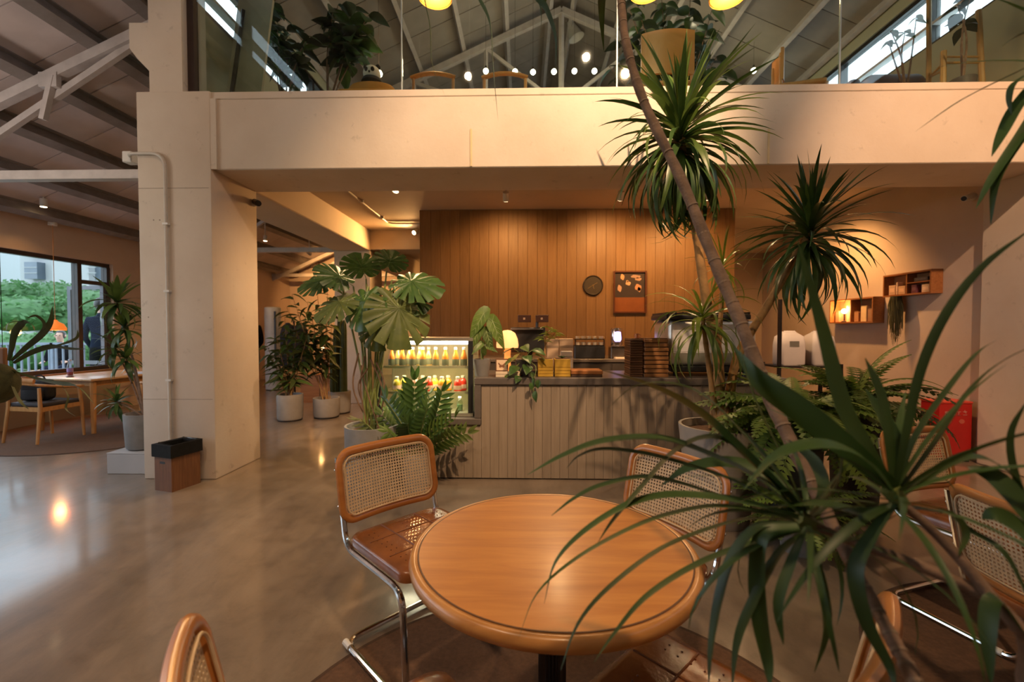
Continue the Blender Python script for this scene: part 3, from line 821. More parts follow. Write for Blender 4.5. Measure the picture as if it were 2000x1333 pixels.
# ================================================================ THINGS ON THE COUNTER
def pot_mesh(t, r0, r1, h, mat, name='pot', rim=.012, soil=.03, n=28):
    o = MB().lathe([(r0 * .97, 0), (r0, .01), (r1, h - .01), (r1, h), (r1 - rim, h), (r1 - rim - .004, h - soil - .01)], (0, 0, 0), n, True, False).build(name, mat, t, False, 40)
    MB().lathe([(r1 - rim - .003, h - soil - .004), (r1 * .5, h - soil + .004), (.001, h - soil + .008)], (0, 0, 0), n, False, False).build('soil', SOIL, t)
    return o
def outline_leaf(pts, fold=.12, droop=.35, n=1):
    """leaf mesh from half outline [(x, halfwidth)], tip along +x, both halves, folded along the midrib"""
    mb = MB(); vs = []; fs = []
    for i, (x, w) in enumerate(pts):
        z = -droop * x * x
        for k, s_ in enumerate((-1, -.5, 0, .5, 1)):
            vs.append((x, w * s_, z + abs(w * s_) * fold * 2))
    for i in range(len(pts) - 1):
        for k in range(4): fs.append((i * 5 + k, i * 5 + k + 1, (i + 1) * 5 + k + 1, (i + 1) * 5 + k))
    return mb.add(vs, fs)
def put(me_or_mb, name, mat, parent, base, dirv, size, roll=0.0, width=1.0, world=True):
    """leaf with its base at base, its midrib along dirv"""
    d_ = Vector(dirv).normalized()
    up = Vector((0, 0, 1)) if abs(d_.z) < .97 else Vector((0, 1, 0))
    y = up.cross(d_).normalized(); z = d_.cross(y)
    rm = Matrix((d_, y, z)).transposed()
    rm = rm @ Matrix.Rotation(roll, 3, 'X') @ Matrix.Diagonal((size, size * width, size))
    M4 = rm.to_4x4(); M4.translation = Vector(base) - (wloc(parent) if world else Vector((0, 0, 0)))
    me_ = me_or_mb if not isinstance(me_or_mb, MB) else me_or_mb.mesh(name, mat)
    return inst(name, me_, parent, matrix=M4)
ovate = [(0, .02), (.08, .16), (.2, .26), (.38, .31), (.58, .27), (.78, .16), (.92, .06), (1, .003)]
arrow = [(-.26, .02), (-.22, .12), (-.08, .19), (.1, .225), (.3, .215), (.5, .17), (.72, .10), (.88, .04), (1, .003)]
ME_OV_M = outline_leaf(ovate, .15, .3).mesh('leaf', LEAF_M); ME_OV_D = outline_leaf(ovate, .15, .3).mesh('leaf', LEAF_D)
ME_OV_L = outline_leaf(ovate, .15, .3).mesh('leaf', LEAF_L); ME_OV_O = outline_leaf(ovate, .15, .35).mesh('leaf', LEAF_O)
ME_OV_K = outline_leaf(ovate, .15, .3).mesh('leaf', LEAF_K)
ME_ARR = outline_leaf(arrow, .12, .25).mesh('leaf', LEAF_M)
vm = MB()
VW = .7
vm.tube([(-.02, 0, .004), (.35, 0, -.25 * .35 ** 2 + .006), (.98, 0, -.25 * .96 + .004)], [.016, .004], 5)
for x0, x1, w in ((.0, .22, .19), (.18, .40, .155), (.36, .56, .12), (.54, .70, .08)):
    for s_ in (-1, 1): vm.tube([(x0, 0, -.25 * x0 * x0 + .006), (x1, s_ * w, -.25 * x1 * x1 + w * .24 + .006)], [.008, .004], 4)
for s_ in (-1, 1): vm.tube([(0, 0, .006), (-.16, s_ * .11, .03)], [.009, .004], 4)
ME_VEIN = vm.mesh('vein', VEIN)

CT = CZ
# alocasia in a grey pot on the corner
q = at(941, 735, CY + .14); al = thing('potted_alocasia', 'potted alocasia with arrow-shaped veined leaves on the counter corner', 'plant', (q.x, CY + .14, CT))
pot_mesh(al, .065, .085, .16, plain('slate_pot', (.17, .16, .15), .7, 0, .12, 8))
for (bx, by), (tx_, ty_), sz, roll in (((945, 612), (909, 672), .25, -1.0), ((962, 628), (986, 690), .25, 1.1), ((936, 645), (908, 698), .20, -.9), ((950, 648), (962, 692), .18, .9), ((940, 672), (922, 690), .12, -.8), ((950, 676), (968, 684), .12, .8), ((946, 690), (944, 668), .10, .3)):
    b = at(bx, by, CY + .10); tip = at(tx_, ty_, CY + .02)
    MB().tube(catmull([(q.x, CY + .14, CT + .13), (Vector((q.x, CY + .14, CT + .13)) + b) / 2 + Vector((0, .03, .02)), b], 4), [.007, .004], 6).build('stalk', STEMG, al, True)
    lf = put(ME_ARR, 'leaf', None, al, b, tip - b, sz * 1.15, roll)
    inst('vein', ME_VEIN, lf)
# mushroom lamp
LAMPG = emis('glowing_lamp_glass', (1.0, .48, .18), .62)
q = at(991, 735, CY + .30); lp = thing('mushroom_lamp', 'small glowing orange mushroom lamp on the counter', 'lamp', (q.x, CY + .30, CT))
hz = at(990, 645, CY + .30).z - CT
MB().lathe([(.055, 0), (.055, .012), (.035, .03), (.030, hz * .45), (.034, hz * .62)], (0, 0, 0), 24).build('stem', emis('lamp_stem_glass', (1.0, .28, .06), .55), lp)
MB().lathe([(.105, hz * .60), (.108, hz * .66), (.100, hz * .80), (.075, hz * .93), (.035, hz * .99), (.002, hz)], (0, 0, 0), 28, False, False).build('shade', LAMPG, lp)
lamp('mushroom_bulb', 'POINT', (q.x, CY + .30, CT + hz * .55), 4, WARM2, .03, parent=lp)
# books and butterfly frame
q = at(985, 735, CY + .06); bk = thing('book', 'pale book lying at the front of the counter under the butterfly frame', 'book', (q.x + .03, CY + .08, CT), .05)
for z in (.0, .026):
    MB().rbox(-.11, .11, -.06, .07, z, z + .024, .003, 1).build('cover' if z == 0 else 'upper_volume', plain('book_cover_%d' % int(z * 1000), (.62, .50, .36), .6), bk)
MB().box(-.105, .106, -.058, .066, .004, .020).build('page_block', plain('pages', (.70, .60, .45), .8), bk)
q2 = at(980, 712, CY + .06)
bf = thing('butterfly_frame', 'small dark frame holding a mounted butterfly, propped on the book', 'picture frame', (q2.x, CY + .075, CT + .0505))
MB().rbox(-.058, .058, -.012, .012, 0, .116, .003, 1).build('frame', plain('walnut_frame', (.14, .06, .03), .4), bf)
MB().box(-.048, .048, -.0135, -.0118, .010, .106).build('mat_board', plain('cream_card', (.74, .54, .36), .8), bf)
bt = MB()
for s_ in (-1, 1):
    bt.extr([(0, -.0142, .052), (s_ * .030, -.0142, .082), (s_ * .034, -.0142, .070), (s_ * .022, -.0142, .056), (0, -.0142, .05)][::s_], (0, .0006, 0))
    bt.extr([(0, -.0142, .054), (s_ * .024, -.0142, .054), (s_ * .024, -.0142, .038), (s_ * .012, -.0142, .032), (0, -.0142, .046)][::s_], (0, .0006, 0))
bt.tube([(0, -.0142, .034), (0, -.0142, .066)], .002, 6)
bt.build('butterfly', plain('butterfly_wing', (.22, .09, .04), .7), bf, False, 0)
q = at(1012, 735, CY + .05); dsh = thing('copper_dish', 'tiny copper dish beside the trailing pothos on the counter', 'dish', (q.x, CY + .06, CT))
MB().lathe([(.018, 0), (.022, .004), (.034, .022), (.031, .022), (.018, .008)], (0, 0, 0), 20, True, True).build('bowl', plain('copper', (.75, .35, .18), .25, .9), dsh)
MB().lathe([(.017, 0), (.019, .002), (.019, .005)], (0, 0, .0), 16).build('foot', plain('copper_dark', (.45, .2, .1), .3, .9), dsh)
# pothos
q = at(1024, 735, CY + .15); po = thing('potted_pothos', 'potted pothos with broad leaves trailing over the counter edge', 'plant', (q.x, CY + .15, CT))
pot_mesh(po, .065, .085, .15, DARKPOT)
rnd = random.Random(5)
for px, py, dy, sz, m_ in ((1004, 682, .02, .13, 0), (1022, 676, .05, .13, 1), (1040, 684, .03, .13, 0), (1008, 700, -.02, .14, 1), (1026, 696, -.03, .13, 0), (1046, 694, -.02, .12, 1), (1010, 716, -.06, .14, 0), (1000, 726, -.06, .11, 1), (1030, 714, -.07, .14, 0), (1018, 690, .02, .14, 1), (1034, 726, -.08, .10, 0), (1050, 704, .0, .10, 1), (1014, 735, -.10, .10, 0)):
    b = at(px, py, CY + .12 + dy); d_ = (b - Vector((q.x, CY + .15, CT + .10))); d_.z = d_.z * .2 - .04
    MB().tube(catmull([(q.x, CY + .15, CT + .13), (Vector((q.x, CY + .15, CT + .18)) + b) / 2, b], 3), .0025, 5).build('stalk', STEMG, po, True)
    put(ME_OV_M if m_ else ME_OV_D, 'leaf', None, po, b, d_ + Vector((rnd.uniform(-.03, .03), -.05, 0)), sz * 1.05, rnd.uniform(-.5, .5), 1.1)
vine = catmull([(q.x + .02, CY + .10, CT + .15), at(1046, 716, CY - .03), at(1044, 742, CY - .05), at(1042, 764, CY - .05), at(1044, 772, CY - .05)], 4)
MB().tube(vine, .003, 5).build('vine', STEMG, po, True)
for px, py, sz in ((1044, 738, .08), (1052, 742, .08), (1036, 748, .07), (1046, 764, .10)):
    b = at(px, py, CY - .06); put(ME_OV_D, 'leaf', None, po, b, (rnd.uniform(-.3, .3), -.3, -1), sz, rnd.uniform(-.4, .4), 1.1)
# two mustard square planters with thin plants
MUST = plain('mustard_planter', (.50, .29, .03), .6, 0, .08, 8)
for i, (pxa, pxb, lab) in enumerate(((1050, 1081, 'mustard yellow square planter with a wiry seedling, next to the pothos'), (1083, 1115, 'mustard yellow square planter with a small succulent, beside the wooden tray'))):
    a, b = at(pxa, 735, CY + .07), at(pxb, 735, CY + .07); wd = (b.x - a.x)
    sp_ = thing('square_planter', lab, 'planter', ((a.x + b.x) / 2, CY + .07 + wd / 2, CT), 0, 'mustard planters on the counter')
    hh = at(1065, 702, CY + .07).z - CT
    MB().rbox(-wd / 2 + .003, wd / 2 - .003, -wd / 2 + .003, wd / 2 - .003, 0, hh, .004, 1).build('box', MUST, sp_)
    MB().box(-wd / 2 + .012, wd / 2 - .012, -wd / 2 + .012, wd / 2 - .012, hh, hh + .004).build('soil', SOIL, sp_)
    for z in (.03, .06, .09): MB().box(-wd / 2, wd / 2, -wd / 2, wd / 2, z, z + .002).build('groove', plain('mustard_line_%d_%d' % (i, int(z * 100)), (.36, .20, .02), .7), sp_)
    if i == 0:
        for (tx_, ty_) in ((1072, 640), (1085, 650), (1062, 655)):
            tip = at(tx_, ty_, CY + .12)
            MB().tube(catmull([wloc(sp_) + Vector((0, 0, hh)), wloc(sp_) + Vector((0, 0, hh + .12)), tip], 4), [.006, .003], 5).build('stem', TRUNKY, sp_, True)
            for k in range(6):
                a_ = k * 1.05 + tx_
                put(ME_OV_L, 'leaf', None, sp_, tip - Vector((0, 0, .012 * k)), (math.cos(a_), math.sin(a_) * .6, .15), .10, 0, .45)
    else:
        for k in range(9):
            a_ = k * 2.4
            put(ME_OV_D, 'leaf', None, sp_, wloc(sp_) + Vector((0, 0, hh)), (math.cos(a_), math.sin(a_), .9), .06, 0, .5)
# cash terminal
q = at(1035, 735, CY + .42); tm = thing('pos_terminal', 'black till terminal with twin customer screens behind the pothos', 'terminal', (q.x, CY + .42, CT))
zz = lambda py, y=CY + .42: at(1000, py, y).z - CT
MB().rbox(-.10, .10, -.08, .10, 0, .03, .006, 1).build('stand_base', BLACKPL, tm)
MB().bar((0, .02, .03), (0, .02, zz(660)), .05, .04, (0, 1, 0)).build('stand_post', BLACKPL, tm)
MB().rbox(-.19, .15, -.05, .02, zz(688), zz(640), .008, 1).build('printer_body', BLACKPL, tm)
MB().bar((-.19, -.06, zz(643)), (.13, -.06, zz(643)), .06, .012).build('till_screen', plain('till_bezel', (.13, .11, .10), .3), tm)
for xa in (1012, 1046):
    a, b = at(xa, 630, CY + .42), at(xa + 25, 630, CY + .42)
    s_ = MB().rbox(a.x - q.x, b.x - q.x, -.03, -.012, zz(630), zz(616), .003, 1).build('customer_screen', plain('screen_dark_%d' % xa, (.05, .022, .015), .25), tm)
    MB().box(a.x - q.x + .05, a.x - q.x + .07, -.0315, -.0302, zz(625), zz(621)).build('screen_mark', plain('screen_print_%d' % xa, (.35, .22, .14), .5), s_)
MB().bar((.07, -.02, zz(640)), (.07, -.02, zz(628)), .02, .02).build('screen_arm', BLACKPL, tm)
# paper cups and boxes between terminal and planters
q = at(1098, 700, CY + .55)
for i, (pxa, pxb, pya, pyb, col, lab, nm) in enumerate(((1068, 1092, 700, 662, (.60, .42, .28), 'tan paper cup carton standing behind the mustard planters', 'carton'), (1092, 1120, 700, 662, (.66, .46, .30), 'tan paper cup carton beside the black cup rack', 'carton'), (1096, 1119, 712, 687, (.55, .50, .46), 'short pale grey tub behind the succulent planter', 'tub'))):
    yy = CY + .50 if i < 2 else CY + .33
    a, b = at(pxa, pya, yy), at(pxb, pyb, yy)
    cbx = thing(nm, lab, 'box', ((a.x + b.x) / 2, yy + .06, CT)); w_ = (b.x - a.x) / 2 - .002
    MB().rbox(-w_, w_, -.055, .055, 0, b.z - CT, .004, 1).build('body', plain('carton_%d' % i, col, .7), cbx)
    MB().rbox(-w_ - .001, w_ + .001, -.057, .057, (b.z - CT) * .72, (b.z - CT) * .80, .002, 1).build('band', plain('carton_band_%d' % i, tuple(c_ * .55 for c_ in col), .7), cbx)
# wooden tray in front
TRAYM = woodmat('tray_wood', (.26, .09, .025), (.34, .13, .04), (.40, .17, .06), 'X', 3, .4)
a, b = at(1116, 737, CY + .06), at(1177, 737, CY + .06)
ty = thing('wooden_tray', 'low reddish wooden tray lying beside the mustard planters', 'tray', ((a.x + b.x) / 2, CY + .17, CT))
w_ = (b.x - a.x) / 2
MB().rbox(-w_, w_, -.10, .10, 0, .022, .004, 1).build('base', plain('tray_dark', (.07, .035, .02), .5), ty)
MB().rbox(-w_ - .004, w_ + .004, -.104, .104, .022, .062, .006, 1).build('lid', TRAYM, ty)
# two stacks of wooden serving boards
SBD = woodmat('dark_board', (.07, .028, .012), (.10, .042, .018), (.15, .065, .028), 'X', 3, .45, .25)
SBL = woodmat('warm_board', (.20, .085, .028), (.27, .12, .04), (.34, .16, .055), 'X', 3, .45, .3)
def stack(pxa, pxb, n, ptop, mat, who, grp, y):
    a, b = at(pxa, 735, y), at(pxb, 735, y); top = at(pxa, ptop, y).z; hh = (top - CT) / n
    xm, w_ = (a.x + b.x) / 2, (b.x - a.x) / 2
    me1 = MB().rbox(-w_, w_, -.12, .12, .0, hh * .78, min(.003, hh * .3), 1).mesh('board', mat)
    me2 = MB().box(-w_ * .94, w_ * .94, -.11, .11, hh * .78, hh).mesh('rim_inset', SBD)  # dark inset layer between the stacked boards
    for k in range(n):
        nm = 'lowest' if k == 0 else ('topmost' if k == n - 1 else '%s from the bottom' % ORD[k])
        t = thing('serving_board', '%s in the %s' % (nm, who), 'board', (xm + random.uniform(-.003, .003), y + .13, CT + k * hh), random.uniform(-.015, .015), grp)
        t['label'] = '%s serving board, %s of its stack' % (who, nm)
        inst('board', me1, t); inst('raised_rim', me2, t)
stack(1231, 1256, 16, 662, SBD, 'dark narrow wooden', 'narrow dark boards stacked on the counter', CY + .08)
stack(1259, 1306, 9, 661, SBL, 'wide warm-toned wooden', 'wide boards stacked on the counter', CY + .06)
cupq = at(1246, 661, CY + .16)
cup = thing('copper_cup', 'little copper cup on top of the narrow board stack', 'cup', (cupq.x, CY + .2, at(1246, 662, CY + .08).z))
MB().lathe([(.016, 0), (.019, .002), (.022, .045), (.020, .045), (.017, .006)], (0, 0, 0), 18, True, True).build('bowl', MATS['copper'], cup)
MB().tube(catmull([(.021, 0, .036), (.037, 0, .03), (.034, 0, .014), (.020, 0, .010)], 4), .003, 6).build('handle', MATS['copper'], cup)

# ---- back bar
BY0 = 5.85; BZ = at(1180, 702, BY0).z
bb = thing('back_bar', 'dark back bar cabinet along the panelled wall', 'cabinet', (.9, BY0 + .3, 0))
MB().box(-1.3, 3.0, BY0 + .02, 6.73, 0, BZ - .04).build('carcass', plain('bar_dark', (.05, .036, .028), .5), bb, True, 0)
MB().rbox(-1.32, 3.02, BY0, 6.74, BZ - .04, BZ, .004, 1).build('worktop', plain('bar_top', (.13, .10, .08), .35), bb, True)
for k in range(7): MB().box(-1.28 + k * .61, -.70 + k * .61, BY0 + .002, BY0 + .02, .08, BZ - .07).build('door', plain('bar_door_%d' % k, (.055, .04, .03), .5), bb, True, 0)
a, b = at(1122, 700, BY0 + .1), at(1182, 700, BY0 + .1)
cr = thing('cup_warmer', 'black cup rack with two rows of pale cups on the back bar', 'rack', ((a.x + b.x) / 2, BY0 + .2, BZ))
w_ = (b.x - a.x) / 2; z1 = at(1150, 676, BY0 + .1).z - BZ; z2 = at(1150, 664, BY0 + .1).z - BZ
MB().rbox(-w_, w_, -.10, .14, 0, z1, .01, 1).build('body', BLACKPL, cr)
for z in (z1, z2): MB().box(-w_ + .01, w_ - .01, -.10, .12, z, z + .008).build('shelf', DARKMETAL, cr)
for s_ in (-1, 1): MB().box(s_ * (w_ - .012) - .006, s_ * (w_ - .012) + .006, -.09, -.07, z1, z2).build('upright', DARKMETAL, cr)
CUPM = plain('cream_cup', (.80, .62, .44), .4)
mecup = MB().lathe([(.022, 0), (.028, .004), (.034, .038), (.031, .038), (.024, .008)], (0, 0, 0), 14, True, True).mesh('cup_bowl', CUPM)
mehan = MB().tube(catmull([(.031, 0, .031), (.046, 0, .027), (.044, 0, .014), (.028, 0, .010)], 3), .003, 5).mesh('handle', CUPM)
for row, z in enumerate((z1, z2)):
    for k in range(5):
        t = thing('coffee_cup', '%s cream coffee cup from the grinder side, %s row of the black cup rack' % (ORD[4 - k], ('lower', 'upper')[row]), 'cup', (cr.location.x - w_ + .05 + k * (2 * w_ - .1) / 4, BY0 + .16, BZ + z + .0085), PI / 2 * k, 'cream cups on the cup rack')
        inst('cup_bowl', mecup, t); inst('handle', mehan, t)
# chrome grinder with purple glow
a, b = at(1192, 700, BY0 + .1), at(1222, 700, BY0 + .1)
gr = thing('water_tower', 'small chrome and glass dispenser glowing violet on the back bar', 'dispenser', ((a.x + b.x) / 2, BY0 + .2, BZ))
w_ = (b.x - a.x) / 2; zt = at(1207, 641, BY0 + .1).z - BZ
MB().rbox(-w_ * .9, w_ * .9, -.10, .10, 0, zt * .38, .008, 1).build('base', plain('brushed_dark', (.16, .13, .11), .3, .7), gr)
MB().lathe([(w_ * .75, zt * .40), (w_ * .8, zt * .45), (w_ * .8, zt * .92), (w_ * .7, zt)], (0, 0, 0), 20).build('tank', plain('tank_chrome', (.62, .50, .46), .15, .9), gr)
MB().lathe([(w_ * .45, zt * .55), (w_ * .55, zt * .62), (w_ * .5, zt * .86), (w_ * .3, zt * .9)], (0, -w_ * .42, 0), 16).build('display_glow', emis('violet_display', (.42, .38, 1.0), 1.6), gr)
for s_ in (-1, 1): MB().tube([(s_ * w_ * .72, -.02, zt * .4), (s_ * w_ * .72, -.02, zt * .95)], .006, 8).build('side_pipe', CHROME, gr)
MB().box(-w_, w_, -.12, .06, zt * .38, zt * .41).build('drip_tray', CHROME, gr)
pp = at(1210, 700, BY0 + .03); pl_ = thing('folded_napkin', 'folded pale cloth at the edge of the back bar below the dispenser', 'cloth', (pp.x + .03, BY0 + .05, BZ))
MB().rbox(-.09, .09, -.045, .045, 0, .012, .004, 1).build('lower_fold', plain('napkin', (.72, .56, .42), .8), pl_); MB().rbox(-.085, .085, -.042, .044, .0121, .022, .004, 1).build('upper_fold', MATS['napkin'], pl_)

# ---- espresso machine with hopper grinder
a, b = at(1306, 740, CY + .12), at(1478, 740, CY + .12); EX = (a.x + b.x) / 2; ew = (b.x - a.x) / 2
es = thing('espresso_machine', 'large steel espresso machine with a dark cup rail behind the palm trunks', 'coffee machine', (EX, CY + .36, CT))
zt = at(1400, 610, CY + .12).z - CT; zb = at(1400, 735, CY + .12).z - CT
SILV = plain('brushed_steel', (.60, .575, .54), .28, .75, .05, 4)
MB().rbox(-ew, ew, -.24, .26, .10, zt - .07, .05, 4).build('body', SILV, es)
MB().rbox(-ew + .03, ew - .03, -.247, -.235, .22, zt - .16, .01, 1).build('back_plate', plain('plate_white', (.66, .63, .62), .35), es)
MB().rbox(-ew - .03, ew - .06, -.25, .25, zt - .068, zt - .02, .012, 2).build('cup_tray', BLACKPL, es)
for k in range(12): MB().box(-ew - .01 + k * (2 * ew - .07) / 11 - .008, -ew - .01 + k * (2 * ew - .07) / 11 + .008, -.25, .24, zt - .02, zt).build('rail_tooth', BLACKPL, es)
MB().rbox(-ew + .03, ew - .03, -.22, .24, .04, .099, .01, 1).build('drip_base', BLACKPL, es)
for s_ in (-1, 1):
    for yy in (-.18, .18): MB().lathe([(.025, 0), (.02, .04)], (s_ * (ew - .08), yy, 0), 12).build('foot', BLACKPL, es)
for x_ in (-.25, .25):
    MB().tube(catmull([(x_, .24, .3), (x_, .30, .28), (x_, .31, .15)], 4), .012, 8).build('group_head', CHROME, es)
hq = at(1296, 700, BY0 + .2)
hp = thing('coffee_grinder', 'coffee grinder with a pale translucent hopper beside the espresso machine', 'grinder', (hq.x, BY0 + .25, BZ))
zc = at(1296, 660, BY0 + .2).z - BZ; zt2 = at(1296, 622, BY0 + .2).z - BZ
MB().rbox(-.06, .06, -.07, .07, 0, zc * .98, .012, 2).build('body', BLACKPL, hp)
MB().lathe([(.055, zc * .98), (.06, zc), (.11, zc + (zt2 - zc) * .55), (.115, zt2 - .01)], (0, 0, 0), 24, False, False).build('hopper', plain('hopper_frost', (.72, .50, .40), .3), hp)
MB().lathe([(.118, zt2 - .012), (.118, zt2 + .01), (.03, zt2 + .026)], (0, 0, 0), 24).build('hopper_lid', plain('hopper_lid', (.16, .09, .05), .3), hp)

# ---- wall clock and framed print on the panelled wall
q = at(1158, 558, 6.74)
ck = thing('wall_clock', 'round dark wall clock with thin brass hands on the panelled wall', 'clock', (q.x, 6.748, q.z))
rr = 19.5 / FPX * 6.74
rot = Matrix.Rotation(PI / 2, 4, 'X')
MB().lathe([(rr, 0), (rr, .02), (rr - .012, .028), (rr - .02, .024)], (0, 0, 0), 48, True, False).xform(rot).build('case', DARKMETAL, ck)
MB().lathe([(rr - .018, .022), (.001, .022)], (0, 0, 0), 48, False, False).xform(rot).build('dial', plain('clock_dial', (.055, .042, .030), .5), ck)
BRASS = plain('brass', (.72, .52, .28), .3, .8)
def hand(a_, l, w): return MB().bar((0, -.026, 0), (l * math.sin(a_), -.026, l * math.cos(a_)), .003, w, (math.cos(a_), 0, -math.sin(a_)))
hand(R(238), rr * .62, .007).build('minute_hand', BRASS, ck); hand(R(58), rr * .5, .006).build('second_hand', BRASS, ck); hand(R(165), rr * .38, .009).build('hour_hand', BRASS, ck)
for k in range(12):
    a_ = R(30 * k); MB().bar((.86 * rr * math.sin(a_), -.0232, .86 * rr * math.cos(a_)), (.93 * rr * math.sin(a_), -.0232, .93 * rr * math.cos(a_)), .002, .005, (math.cos(a_), 0, -math.sin(a_))).build('hour_mark', plain('mark_%d' % k, (.28, .2, .12), .5), ck)
MB().ball((0, -.027, 0), .010, 10, 6).build('hub', BRASS, ck)
a, b = at(1198, 530, 6.74), at(1262, 612, 6.74)
pf = thing('framed_print', 'framed poster of objects over a red-brown band on the panelled wall', 'picture', ((a.x + b.x) / 2, 6.748, (a.z + b.z) / 2))
w_, h_ = (b.x - a.x) / 2, (a.z - b.z) / 2
FRM = plain('red_brown_frame', (.11, .035, .018), .4)
fm = MB().box(-w_, w_, -.035, 0, h_ - .022, h_).box(-w_, w_, -.035, 0, -h_, -h_ + .022).box(-w_, -w_ + .022, -.035, 0, -h_ + .022, h_ - .022).box(w_ - .022, w_, -.035, 0, -h_ + .022, h_ - .022)
fm.build('frame', FRM, pf, False, 0)
MB().box(-w_ + .022, w_ - .022, -.012, -.004, -h_ * .25, h_ - .022).build('print_upper', plain('print_dark', (.05, .035, .035), .5), pf, False, 0)
MB().box(-w_ + .022, w_ - .022, -.012, -.004, -h_ + .022, -h_ * .25).build('print_band', plain('print_red', (.27, .085, .025), .5), pf, False, 0)
rnd = random.Random(3)
for (ux, uz, sx, sz, col) in ((-.45, .72, .12, .14, (.70, .38, .2)), (.35, .74, .3, .08, (.45, .28, .2)), (.5, .62, .2, .08, (.5, .3, .2)), (-.1, .42, .16, .1, (.68, .44, .26)), (-.15, .52, .08, .05, (.6, .4, .26)), (-.62, .18, .13, .16, (.60, .36, .26)), (.5, .22, .2, .16, (.62, .30, .16)), (.56, .12, .1, .12, (.5, .3, .2))):
    el = [(ux * w_ + sx * w_ * math.cos(R(30 * k)), -.0125, uz * h_ + sz * h_ * math.sin(R(30 * k)) * (1 + .25 * math.sin(k * 2.1))) for k in range(12)]
    MB().extr(el, (0, .0006, 0)).build('printed_shape', plain('print_shape_%d' % int(ux * 100 + uz * 1000), col, .6), pf, False, 0)

# ---- trash bin
bq = at(342, 970, 3.67)
bn = thing('trash_bin', 'wooden trash bin with a black rim standing against the pillar', 'bin', (-3.0, 3.79, 0), R(-16))
BINW = woodmat('bin_wood', (.12, .05, .022), (.17, .07, .03), (.22, .095, .04), 'Z', 4, .5)
BW2, BD2, BH2 = .098, .125, .33
for nm, bx in (('front_panel', (-BW2, BW2, -BD2, -BD2 + .012)), ('back_panel', (-BW2, BW2, BD2 - .012, BD2)), ('side_panel', (-BW2, -BW2 + .012, -BD2 + .013, BD2 - .013)), ('side_panel', (BW2 - .012, BW2, -BD2 + .013, BD2 - .013))):
    MB().box(*bx, 0, BH2).build(nm, BINW, bn, False, 0)
MB().box(-BW2 + .013, BW2 - .013, -BD2 + .013, BD2 - .013, .0, .012).build('bottom', BINW, bn, False, 0)
MB().box(-.035, .025, -BD2 - .001, -BD2 + .001, .232, .252).build('hand_slot', BLACKPL, bn, False, 0)
rm = MB()
o_, i_ = .014, .03
for bx in ((-BW2 - o_, BW2 + o_, -BD2 - o_, -BD2 + i_), (-BW2 - o_, BW2 + o_, BD2 - i_, BD2 + o_), (-BW2 - o_, -BW2 + i_, -BD2 + i_, BD2 - i_), (BW2 - i_, BW2 + o_, -BD2 + i_, BD2 - i_)):
    rm.box(*bx, BH2 - .04, BH2 + .065)
rm.build('rim', plain('bin_rim', (.010, .010, .010), .7, 0, .3, 20, .4, spec=.2), bn, False, 0)
liner = MB(); n = 20
vs = []; fs = []
for j, (sc_, z) in enumerate(((.80, .18), (.84, BH2 + .055), (.93, BH2 + .072))):
    for k, (a_, b_) in enumerate(rrect(2 * BW2 * sc_, 2 * BD2 * sc_, .03, 4)):
        vs.append((a_ + random.uniform(-.004, .004), b_ + random.uniform(-.004, .004), z + random.uniform(-.006, .006)))
m = len(vs) // 3
for j in range(2): fs += [(j * m + k, j * m + (k + 1) % m, (j + 1) * m + (k + 1) % m, (j + 1) * m + k) for k in range(m)]
liner.add(vs, fs).build('bin_liner', plain('bin_liner', (.03, .03, .03), .25, 0, .3, 12), bn, False, 30)

# ---- conduit and cameras
cd = thing('wall_conduit', 'white conduit bending down the front of the pillar', 'conduit', (-3.19, PY0 - .02, 0))
pth = [Vector((at(236, 300, PY0 - .02).x, PY0 + .10, at(240, 302, PY0).z)), Vector((at(249, 302, PY0 - .02).x, PY0 - .02, at(240, 302, PY0).z)), Vector((-3.19, PY0 - .02, at(240, 302, PY0).z)), Vector((-3.19, PY0 - .02, .30))]
MB().tube(round_path(pth, .13, 7), .014, 10).build('pipe', plain('conduit_white', (.58, .53, .47), .5), cd, True)
MB().rbox(pth[0].x - .05, pth[0].x + .04, PY0 + .04, PY0 + .13, pth[0].z - .05, pth[0].z + .05, .008, 1).build('junction_box', WHITEPL, cd, True)
for z in (.9, 1.7, 2.3): MB().box(-3.215, -3.165, PY0 - .036, PY0 - .002, z, z + .018).build('clip', WHITEPL, cd, True)
sc_ = thing('ceiling_conduit', 'thin pipe running along the ceiling under the mezzanine', 'conduit', (-2.25, 5.6, ZS - .02))
MB().tube(round_path([(-2.24, 4.70, ZS - .02), (-2.26, 7.5, ZS - .02), (-1.62, 7.52, ZS - .02)], .15, 6), .013, 8).build('pipe', MATS['conduit_white'], sc_, True)
for yy in (5.2, 6.2, 7.1): MB().box(-2.285, -2.215, yy, yy + .02, ZS - .036, ZS - .001).build('clip', WHITEPL, sc_, True)
def camera_unit(loc, yawd, label, flip):
    t = thing('security_camera', label, 'camera', loc, R(yawd))
    MB().lathe([(.035, 0), (.035, .014), (.02, .02)], (0, 0, 0), 18).xform(Matrix.Rotation(R(90), 4, 'Y')).build('mount', WHITEPL, t)
    MB().tube([(.01, 0, 0), (.06, 0, -.01), (.075, 0, -.02)], .010, 8).build('bracket', WHITEPL, t)
    MB().tube([(.03, 0, .012), (.15, -.02, -.03)], .030, 14).build('housing', WHITEPL if flip else BLACKPL, t)
    MB().tube([(.148, -.0195, -.029), (.156, -.0205, -.032)], .024, 14).build('lens', BLACKPL, t)
    return t
camera_unit((PX1 + .001, 4.60, 2.67), -35, 'small black security camera high on the pillar beside the aisle', False)
camera_unit((RX + .049, 4.80, 2.74), 205, 'white security camera high on the wall by the far pillar', True)
